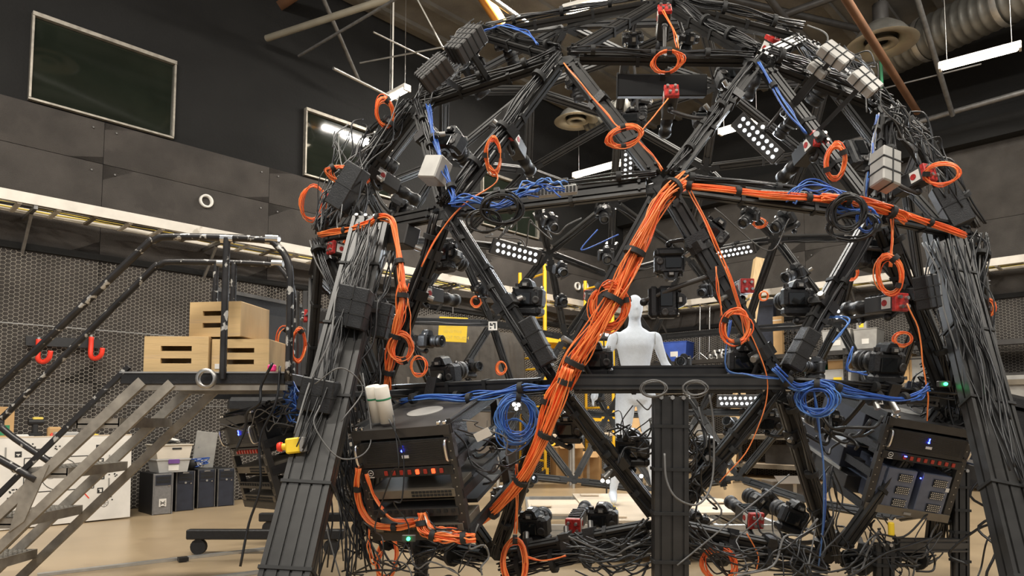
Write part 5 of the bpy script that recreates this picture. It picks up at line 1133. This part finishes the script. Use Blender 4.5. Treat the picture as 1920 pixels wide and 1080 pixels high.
def coil(px, py, rx, ry, label, m=m_ora, turns=9, R=2.74, bk=False, tilt=0, y=None, r=.0030, ties=(1.6,), yaw=0., jit=.26, col='orange_cable_coil', m2=None, sides=5, cat='cable coil'):
    p = P(px, py, y) if y else SP(px, py, R, bk); dep = p.y; f = (p - CAM).normalized(); T = frame(p, f) @ Matrix.Rotation(math.radians(tilt), 4, 'Y') @ Matrix.Rotation(math.radians(yaw), 4, 'Z')
    root = thing(col, label, cat, T); a, b = rx * dep / F, ry * dep / F; NS = 2 if turns > 4 else 1
    for s in range(NS):
        tn = turns // NS; pts = []; ra = 1; rb = 1; cx = cz = 0
        for i in range(tn * 18 + 1):
            t = i / 18 * 2 * math.pi
            if i % 15 == 0: ta, tb = 1 + ru(-jit, jit), 1 + ru(-jit, jit); ox, oz = ru(-jit, jit) * a * .4, ru(-jit, jit) * b * .4; dy = ru(-.02, .02)
            ra += (ta - ra) * .2; rb += (tb - rb) * .2; cx += (ox - cx) * .2; cz += (oz - cz) * .2
            pts.append(V((cx + a * ra * math.cos(t), dy + .008 * math.sin(t * .37 + s), cz + b * rb * math.sin(t))))
        obj('cable', MB().tube(pts, r, sides), m if s == 0 else (m2 or (m_ora2 if m is m_ora else m)), root)
    for t in ties:
        q = V((a * math.cos(t), 0, b * math.sin(t))); tg = V((-a * math.sin(t), 0, b * math.cos(t))).normalized()
        obj('cable_tie', MB().cyl(q - tg * .012, q + tg * .012, min(.022, max(a, b) * jit * .8) + r * 1.5, n=10), m_slot, root)
    return root
for c in ((1250, 116, 27, 19, 'round orange coil tied on the beam below the apex', 10, (4.71, 1.3)),
    (1172, 256, 30, 17, 'flat orange coil on the strut right above the vertical light bar', 12, (1.57, 4.5)),
    (722, 212, 16, 26, 'orange coil at the lit fixture on the left shoulder', 10, (1.0,)),
    (586, 382, 22, 30, 'outermost orange coil hanging off the upper left of the dome', 8, (.4,)),
    (652, 330, 34, 16, 'orange coil arching over the upper left shoulder', 10, (2.6, .3)),
    (925, 292, 14, 30, 'long orange coil at the upper left strut by the red-backed camera', 12, (0, 3.1)),
    (1566, 304, 16, 30, 'loose orange coil hanging on the upper right strut', 12, (0.6, 3.6)),
    (1766, 326, 26, 20, 'orange coil looping off the right shoulder', 8, (3.1,)),
    (1667, 516, 21, 37, 'tall orange coil below the right hub', 11, (5.6, .9)),
    (1380, 612, 25, 31, 'round orange coil on the strut right of the mannequin', 11, (2.8, 5.0)),
    (1142, 575, 32, 44, 'big orange coil looping off the thick bundle beside the mannequin head', 18, (2.2, .3)),
    (752, 652, 20, 26, 'orange coil right of the vertical orange bundle', 12, (5.0,)),
    (560, 648, 12, 30, 'narrow orange coil beside the red banner at far left', 10, (1.2,)),
    (534, 645, 14, 30, 'thin orange coil next to the ladder rail', 6, (1.2,)),
    (1838, 578, 22, 20, 'orange coil outside the right standing leg', 9, (2.8,), 4.1),
    (965, 1056, 20, 42, 'long hanging orange coil at the bottom edge left of centre', 16, (1.57,)),
    (726, 1046, 18, 42, 'hanging orange coil beneath the left equipment rack', 14, (1.57,)),
    (1347, 1058, 28, 32, 'orange coil at the bottom edge right of the centre leg', 12, (1.2, 4.7)),
    (1478, 445, 0, 0, '', 0, ()),):
    if c[5]: coil(*c[:5], turns=c[5], ties=c[6], tilt=ru(-12, 12), y=c[7] if len(c) > 7 else None)
for px, py, rx, ry, lb in ((785, 687, 14, 17, 'small orange coil left of the camera under the yellow sign'), (893, 566, 9, 10, 'small orange coil on the rear strut near the tray'), (940, 690, 9, 12, 'small orange coil on the rear strut left of the scaffold'), (1424, 418, 12, 9, 'small orange coil near the rear right hub'), (1596, 512, 11, 13, 'small orange coil hanging before the right cable tray'), (1432, 555, 8, 9, 'tiny orange coil by the upright timber'), (1693, 636, 14, 14, 'orange coil on the upper shelf behind the right struts'), (652, 460, 8, 14, 'small orange coil at the top of the left standing leg')):
    coil(px, py, rx, ry, lb, turns=6, R=2.4, bk=px not in (652,), r=.005, ties=())
# blue
BL = [m_blu, m_blu2, m_blu]
def wire(pts, n, sp_, lb, mt=BL, R=2.72, ties=0, name='blue_cable_bundle', r=.0038, wob=.6): bundle(name, PX(pts, R), n, sp_, mt, lb, ties=ties, r=r, wob=wob)
coil(970, 782, 33, 38, 'large blue cable coil hanging under the left beam', m_blu, 14, m2=m_blu2, ties=(1.5,), col='blue_cable_coil', jit=.32, r=.0034)
coil(962, 812, 30, 30, 'lower loose blue loops beneath the large blue coil', m_blu2, 5, ties=(), col='blue_cable_coil', jit=.3, r=.0036)
coil(1530, 748, 30, 27, 'large blue cable coil hanging at the right beam', m_blu, 14, m2=m_blu2, ties=(1.5,), col='blue_cable_coil', jit=.36, r=.0034)
coil(1625, 412, 16, 24, 'small blue cable coil with plugs under the right hub', m_blu, 6, ties=(), col='blue_cable_coil', jit=.2)
wire([(752, 752), (800, 744), (870, 748), (930, 738), (985, 726), (1030, 724)], 8, .020, 'blue network cables along the left beam above the left rack', ties=3)
wire([(1450, 690), (1490, 722), (1540, 718), (1600, 736), (1670, 748), (1715, 742), (1740, 728)], 9, .020, 'blue network cables along the right beam above the right rack', ties=3)
wire([(805, 200), (812, 250), (828, 300), (846, 350), (850, 385)], 7, .018, 'blue cables down the left shoulder strut', ties=2)
wire([(846, 382), (880, 376), (930, 388), (975, 366), (1010, 360)], 8, .024, 'blue cables bunched along the left upper beam')
wire([(960, 380), (985, 350), (1020, 344), (1060, 356)], 5, .03, 'blue leads fanning into the left multi-port hub')
wire([(1424, 116), (1450, 160), (1490, 220), (1512, 250)], 3, .012, 'blue cables taped along the upper right strut', ties=1)
wire([(1646, 215), (1640, 270), (1628, 330), (1625, 385)], 6, .014, 'blue and grey cables down the right shoulder', ties=2, mt=[m_blu, m_blu2, m_gcab])
wire([(1480, 372), (1510, 348), (1560, 352), (1600, 380)], 6, .03, 'blue leads arching over the right multi-port hub')
wire([(1570, 385), (1600, 395), (1630, 392), (1640, 420)], 6, .022, 'short blue cables gathered at the right hub')
wire([(1526, 735), (1535, 800), (1545, 870), (1548, 950), (1535, 1060)], 2, .008, 'blue cable dangling left of the right equipment rack')
wire([(1525, 560, 2.4), (1545, 590, 2.5), (1590, 600, 2.6), (1560, 640)], 2, .01, 'pale blue lead curving from the camera left of the right strut', mt=[m_blu2])
wire([(1120, 430), (1090, 470), (1160, 440)], 1, .004, 'blue lead beside the far camera above the mannequin')
wire([(905, 62), (940, 50), (985, 60), (1010, 85)], 3, .012, 'blue cables looping over the strut left of the apex')
wire([(540, 720, 2.9), (560, 745, 2.9), (530, 770, 2.9), (570, 770, 2.9)], 8, .06, 'tangle of bright blue cables behind the left standing leg', R=2.9)
wire([(1600, 650), (1590, 690), (1625, 700)], 2, .008, 'blue leads around the camera on the right rack')
wire([(1370, 600), (1360, 690), (1400, 702), (1460, 710)], 2, .006, 'blue lead curling under the camera at the beam right end')
# black looms along the front struts
def loom(i, j, n, lb, off=.05, sp_=.018, r=.0048, ties=3, mt=None, side=0.):
    a, b = N[i], N[j]; pts = []
    for k in range(5):
        t = .04 + .92 * k / 4; p = a.lerp(b, t); u = (p - DC).normalized(); pts.append(p + u * (off + ru(-.01, .012)) + (b - a).normalized().cross(u) * side + wig(.008))
    bundle('black_cable_loom', pts, n, sp_, mt or [m_cab] * 7 + [m_gcab], lb, r=r, ties=ties, cat='cable loom', wob=.2)
for i, j, n, lb, kw in ((57, 55, 12, 'heavy black loom down the strut from the upper left hub to the left hub', dict(sp_=.032)), (57, 63, 7, 'black loom on the short strut from the upper left hub toward the apex side', {}), (65, 59, 12, 'thick black loom from the apex down to the upper right hub', dict(sp_=.03)), (65, 62, 10, 'thick black loom on the outer strut right of the apex', dict(sp_=.03)), (63, 65, 8, 'black loom from the apex to the left along the top strut', dict(sp_=.022)),
    (59, 32, 12, 'thick black loom from the upper right hub to the right shoulder', dict(sp_=.032)), (57, 59, 7, 'black loom along the level beam under the apex', dict(side=.03)), (58, 55, 5, 'black loom along the left upper beam', dict(side=.04)), (58, 31, 8, 'black loom along the right upper beam', dict(side=-.04)), (59, 58, 5, 'black loom down the strut from the upper right hub to the middle hub', {}),
    (55, 54, 7, 'black loom up the left shoulder strut', dict(side=.03)), (54, 57, 5, 'black loom along the upper left shoulder beam', {}), (54, 66, 12, 'thick black loom down the outer left shoulder', dict(sp_=.04)), (54, 73, 6, 'black loom over the left shoulder edge', {}), (66, 67, 10, 'black loom behind the left standing leg', dict(sp_=.03)), (55, 67, 10, 'heavy black loom from the left hub down toward the left rack', dict(sp_=.028)),
    (55, 56, 4, 'black loom on the long left front strut', dict(sp_=.012)), (31, 32, 9, 'black loom up the right shoulder strut', dict(sp_=.024)), (32, 34, 12, 'thick black and grey loom down the outer right shoulder', dict(sp_=.035, mt=[m_cab, m_gcab, m_cab])), (31, 33, 9, 'black loom from the right hub down toward the right rack', dict(sp_=.024)), (31, 30, 4, 'black loom on the long right front strut', dict(sp_=.012)), (34, 33, 12, 'black loom behind the right standing leg', dict(sp_=.04)),
    (56, 7, 5, 'black loom on the strut from the left beam end to the centre leg', dict(sp_=.015)), (30, 7, 5, 'black loom on the strut from the right beam end to the centre leg', dict(sp_=.015)), (56, 10, 6, 'black loom on the lower left front strut', dict(sp_=.02)), (30, 8, 8, 'black loom on the lower right front strut', dict(sp_=.024)), (10, 7, 26, 'very heavy black loom slung under the bottom ring left of the centre leg', dict(off=.04, sp_=.05, side=.06, ties=4)), (7, 8, 26, 'very heavy black loom slung under the bottom ring right of the centre leg', dict(off=.04, sp_=.05, side=.06, ties=4)), (11, 10, 14, 'heavy black loom beneath the left equipment rack', dict(sp_=.05)), (8, 9, 16, 'heavy black loom beneath the right equipment rack', dict(sp_=.05)), (67, 11, 10, 'black loom left of the left equipment rack', dict(sp_=.04)), (33, 9, 10, 'black loom right of the right equipment rack', dict(sp_=.04)), (56, 67, 6, 'black loom along the left beam over the left rack', dict(side=-.03)), (30, 33, 6, 'black loom along the right beam over the right rack', dict(side=-.03))): loom(i, j, n, lb, **kw)
def pix(p):
    d = p - CAM; Y = d.y * math.cos(PITCH) + d.z * math.sin(PITCH); return 960 + F * d.x / Y, PROW - F * (-d.y * math.sin(PITCH) + d.z * math.cos(PITCH)) / Y
def whereabouts(a, b):
    (x0, y0), (x1, y1) = sorted((pix(a), pix(b))); x, y = (x0 + x1) / 2, (y0 + y1) / 2; s = (y1 - y0) / (x1 - x0 + 1e-6)
    h = 'at the far left' if x < 780 else 'left of the scaffold' if x < 940 else 'across the scaffold' if x < 1110 else 'behind the mannequin' if x < 1290 else 'right of the mannequin' if x < 1480 else 'at the right'
    v = 'high up' if y < 300 else 'above the tray' if y < 520 else 'at head height' if y < 690 else 'low down'
    return 'thin cables on the ' + ('level' if abs(s) < .35 else 'steep' if abs(s) > 2.5 else 'falling' if s > 0 else 'rising') + ' rear strut ' + v + ', ' + h
seen = set()
for i, j in EDG:                                              # thin leads taped to the far struts
    if (N[i].y + N[j].y) / 2 > 6.2 and .8 < (N[i].z + N[j].z) / 2 < 3.6 and rnd() < .8:
        a, b = N[i], N[j]; u = ((a + b) / 2 - DC).normalized()
        lb = whereabouts(a, b)
        if lb in seen: continue
        seen.add(lb)
        bundle('thin_taped_cable', [a.lerp(b, t) - u * .035 + wig(.015) for t in (.06, .3, .5, .7, .94)], 2, .012, [m_cab, m_gcab, m_ora2] if rnd() < .3 else [m_cab, m_cab], lb, r=.005, cat='cable', group='cables on the rear struts')
# loose tangles: many free cables between two areas
def tangle(A, B, n, sag, lb, mt=None, jit=(.06, .06), r=.0042, mid=.08, name='black_cable_tangle'):
    root = thing(name, lb, 'cable tangle', loc=A[0])
    for s in range(n):
        a = random.choice(A) + wig(jit[0]); b = random.choice(B) + wig(jit[1]); L = (b - a).length
        pts = [a.lerp(b, t) + wig(mid * (1 if 0 < t < 1 else 0)) - UP * (sag * ru(.5, 1.5) * 4 * t * (1 - t)) for t in (0, .2, .4, .6, .8, 1)]
        for p in pts: p.z = max(p.z, .012)
        obj('strand', MB().tube(cr(pts, 5), r * ru(.7, 1.3), 5), (mt or [m_cab, m_cab, m_cab, m_cab, m_cab, m_cab, m_gcab])[s % len(mt or [0] * 7)], root, world=True)
def q(*a): return [P(*p) for p in a]
tangle(q((640, 600, 3.5), (600, 760, 3.4)), q((640, 1075, 3.2), (600, 1080, 3.3), (690, 1060, 3.3)), 26, .0, 'curtain of black cables hanging between the left leg and the left rack', mid=.045)
tangle(q((740, 470, 3.6), (690, 560, 3.5)), q((620, 760, 3.3), (700, 790, 3.4)), 14, .0, 'black cables running down behind the left standing leg', mid=.05)
tangle(q((690, 430, 3.55)), q((560, 830, 2.95), (620, 720, 3.2)), 22, -.02, 'black cables strapped to the face of the left standing leg', jit=(.06, .05), mid=.03)
tangle(q((640, 250, 4.2), (700, 240, 4.1), (770, 200, 3.95)), q((600, 430, 3.95), (650, 430, 3.8)), 18, -.06, 'spray of black and grey cables over the upper left shoulder', mt=[m_cab, m_gcab, m_cab], mid=.05)
tangle(q((1660, 200, 3.6), (1690, 230, 3.7)), q((1790, 370, 3.65), (1760, 340, 3.6)), 14, -.05, 'spray of black and grey cables over the upper right shoulder', mt=[m_cab, m_gcab, m_cab], mid=.04)
tangle(q((1500, 70, 4.1), (1560, 100, 3.9)), q((1650, 190, 3.6)), 16, -.04, 'black cables over the outer edge right of the apex', mid=.06)
tangle(q((905, 60, 4.2)), q((790, 190, 3.85), (830, 160, 3.95)), 16, -.05, 'black cables around the netted power supplies at upper left', mid=.07)
tangle(q((700, 1000, 3.3), (880, 1000, 3.2)), q((740, 1078, 3.2), (880, 1078, 3.1), (650, 1078, 3.3)), 14, .03, 'loose black cables spilling under the left equipment rack', mid=.05)
tangle(q((1560, 880, 3.6), (1640, 985, 3.6), (1750, 985, 3.6)), q((1480, 1078, 3.3), (1600, 1078, 3.5), (1700, 1078, 3.6), (1560, 1040, 3.4)), 22, .05, 'dense black cables spilling under the right equipment rack', mid=.05)
tangle(q((1440, 960, 3.5), (1560, 980, 3.3)), q((1380, 1078, 3.2), (1500, 1085, 3.2)), 8, .02, 'slanting grey and black cables at the lower right of the centre leg', mt=[m_cab, m_cab, m_gcab], mid=.05)
tangle(q((1760, 470, 3.7), (1810, 440, 3.8)), q((1850, 760, 3.4), (1800, 800, 3.6)), 26, .0, 'black cables hanging behind the right standing leg', mid=.07)
tangle(q((1760, 440, 3.62), (1790, 470, 3.55)), q((1870, 800, 3.05), (1900, 900, 2.9)), 20, -.02, 'black cables strapped down the face of the right standing leg', jit=(.07, .06), mid=.025)
tangle(q((1740, 740, 3.7), (1790, 640, 3.7)), q((1720, 790, 3.7), (1800, 780, 3.6), (1740, 700, 3.7)), 22, .06, 'knotted black cables beside the green indicator at right', mt=[m_cab, m_gcab, m_cab, m_cab], mid=.08)
tangle(q((1190, 760, 3.4), (1225, 800, 3.3)), q((1180, 840, 3.3), (1225, 780, 3.2), (1160, 800, 3.4)), 10, .05, 'black lead tangle above the large camera at the centre leg', mid=.05)
tangle(q((1290, 770, 3.2), (1300, 800, 3.2)), q((1340, 830, 3.3), (1310, 960, 3.3), (1290, 1000, 3.2)), 12, .03, 'black leads right of the centre standing leg', mid=.06)
tangle(q((1225, 990, 3.3), (1225, 1040, 3.2)), q((1080, 1010, 3.35), (1100, 1050, 3.3)), 18, .06, 'black cables entering the centre leg from the left', mid=.015)
tangle(q((1290, 1000, 3.3)), q((1440, 1040, 3.3), (1400, 1060, 3.3)), 14, .05, 'black cables entering the centre leg from the right', mid=.02)
tangle(q((430, 790, 4.0), (500, 770, 4.0)), q((560, 760, 3.9), (540, 790, 3.9)), 14, .02, 'grey and black leads on top of the far left rack', mt=[m_cab, m_gcab], mid=.06)
tangle(q((500, 700, 3.7)), q((430, 860, 3.7), (435, 1078, 3.6)), 2, .0, 'black cables dropping from the ladder platform past the far left rack', mid=.03, r=.007)
tangle(q((840, 790, 3.1), (900, 860, 3.2)), q((975, 870, 3.3), (965, 820, 3.3)), 8, .05, 'black leads at the open side of the left rack', mt=[m_cab, m_cab, m_gcab], mid=.05)
tangle(q((1540, 790, 3.4), (1510, 830, 3.4)), q((1630, 800, 3.4), (1600, 830, 3.4)), 5, .05, 'thick black leads arching into the side of the right rack', r=.008, mid=.04)
tangle(q((1860, 880, 3.2)), q((1860, 1078, 3.1), (1800, 1078, 3.3)), 3, .03, 'thin black cables trailing from the right leg to the floor', r=.005)
tangle(q((740, 800, 3.05), (700, 990, 3.1)), q((735, 1078, 3.0), (745, 1078, 3.0)), 4, 0, 'thin dark leads hanging off the lower left rack', r=.004)
tangle(q((880, 460, 3.6), (1000, 400, 3.5)), q((1100, 400, 3.5), (940, 420, 3.6)), 4, .05, 'thin grey leads sagging under the left upper beam', mt=[m_gcab], r=.0035)
for c in ((942, 392, 34, 28, 'black cable coil hanging under the left upper beam', 12, m_cab), (910, 415, 30, 18, 'looser black loops left of the coil under the left beam', 5, m_cab), (1590, 400, 30, 32, 'black cable coil hanging under the right upper beam', 16, m_cab), (1600, 425, 40, 26, 'loose black loops beneath the right upper beam', 5, m_cab),
    (1226, 728, 22, 15, 'thin grey wire coil on the middle beam, nearer the left', 6, m_gcab), (1305, 728, 21, 14, 'thin grey wire coil on the middle beam, nearer the right', 4, m_gcab), (1000, 712, 0, 0, '', 0, None)):
    if c[5]: coil(*c[:5], m=c[6], turns=c[5], jit=.22, col='black_cable_coil' if c[6] is m_cab else 'grey_wire_coil', ties=(1.57,) if c[5] > 9 else (), r=.0048 if c[6] is m_cab else .0028, R=2.78)
for pts, lb, r in (([(1246, 850, 3.02), (1250, 900, 3.0), (1270, 935, 2.98), (1310, 945, 3.0), (1335, 900, 3.1), (1338, 800, 3.15), (1330, 740, 3.15)], 'long grey cable looping across the centre standing leg', .005), ([(600, 760, 3.0), (590, 800, 2.95), (640, 860, 2.95), (695, 830, 3.1), (680, 700, 3.2)], 'thin grey loop in front of the left standing leg', .0035), ([(590, 720, 3.0), (640, 690, 3.0), (680, 730, 3.1), (640, 790, 3.0)], 'second thin grey loop at the junction box', .0035), ([(1440, 745, 3.3), (1500, 760, 3.2), (1560, 720, 3.3)], 'grey lead sagging right of the right hub', .0045), ([(1270, 1060, 3.05), (1380, 970, 3.2), (1480, 890, 3.4)], 'straight grey cable crossing the lower right', .004), ([(1480, 410, 3.3), (1440, 470, 3.4), (1340, 390, 3.4)], 'thin grey lead near the right upper beam', .003)):
    bundle('grey_cable', [P(*p) for p in pts], 1, .0, [m_gcab], lb, r=r, cat='cable', smp=8)
# tags, indicators and tapes
for px, py, y, m, lb, s in ((766, 1010, 3.0, m_ledg, 'small green indicator light under the left rack', .008), (1772, 720, 3.3, m_ledg, 'small green indicator light by the right leg', .008)):
    r = thing('indicator_light', lb, 'indicator', frame(P(px, py, y), (0, 1, 0))); obj('lamp', MB().cyl((0, -.01, 0), (0, 0, 0), s, n=8), m, r); obj('circuit_case', MB().box((0, .012, 0), (.06, .02, .03), bev=.003), m_gdk, r)
o = obj('pink_tape_flag', MB().box((P(510, 690, 3.7).x, 3.7, P(510, 690, 3.7).z), (.042, .03, .036), bev=.006), m_pink); tag(o, 'bright pink tape flag at the right end of the ladder platform', 'tape')
p = P(905, 815, 3.0); o = obj('paper_tag', MB().box((0, 0, 0), (.075, .002, .04), frame(p, (.2, 1, .3), (-.5, 0, 1))), m_white, M=None); tag(o, 'white paper tag on the leads beside the left rack', 'tag')
p = P(1664, 908 + 110, 3.5); o = obj('lime_tape', MB().box((P(1671, 992, 3.55).x, 3.55, P(1671, 992, 3.55).z), (.03, .02, .07), bev=.006), m_yel2); tag(o, 'lime yellow tape tab under the right equipment rack', 'tape')
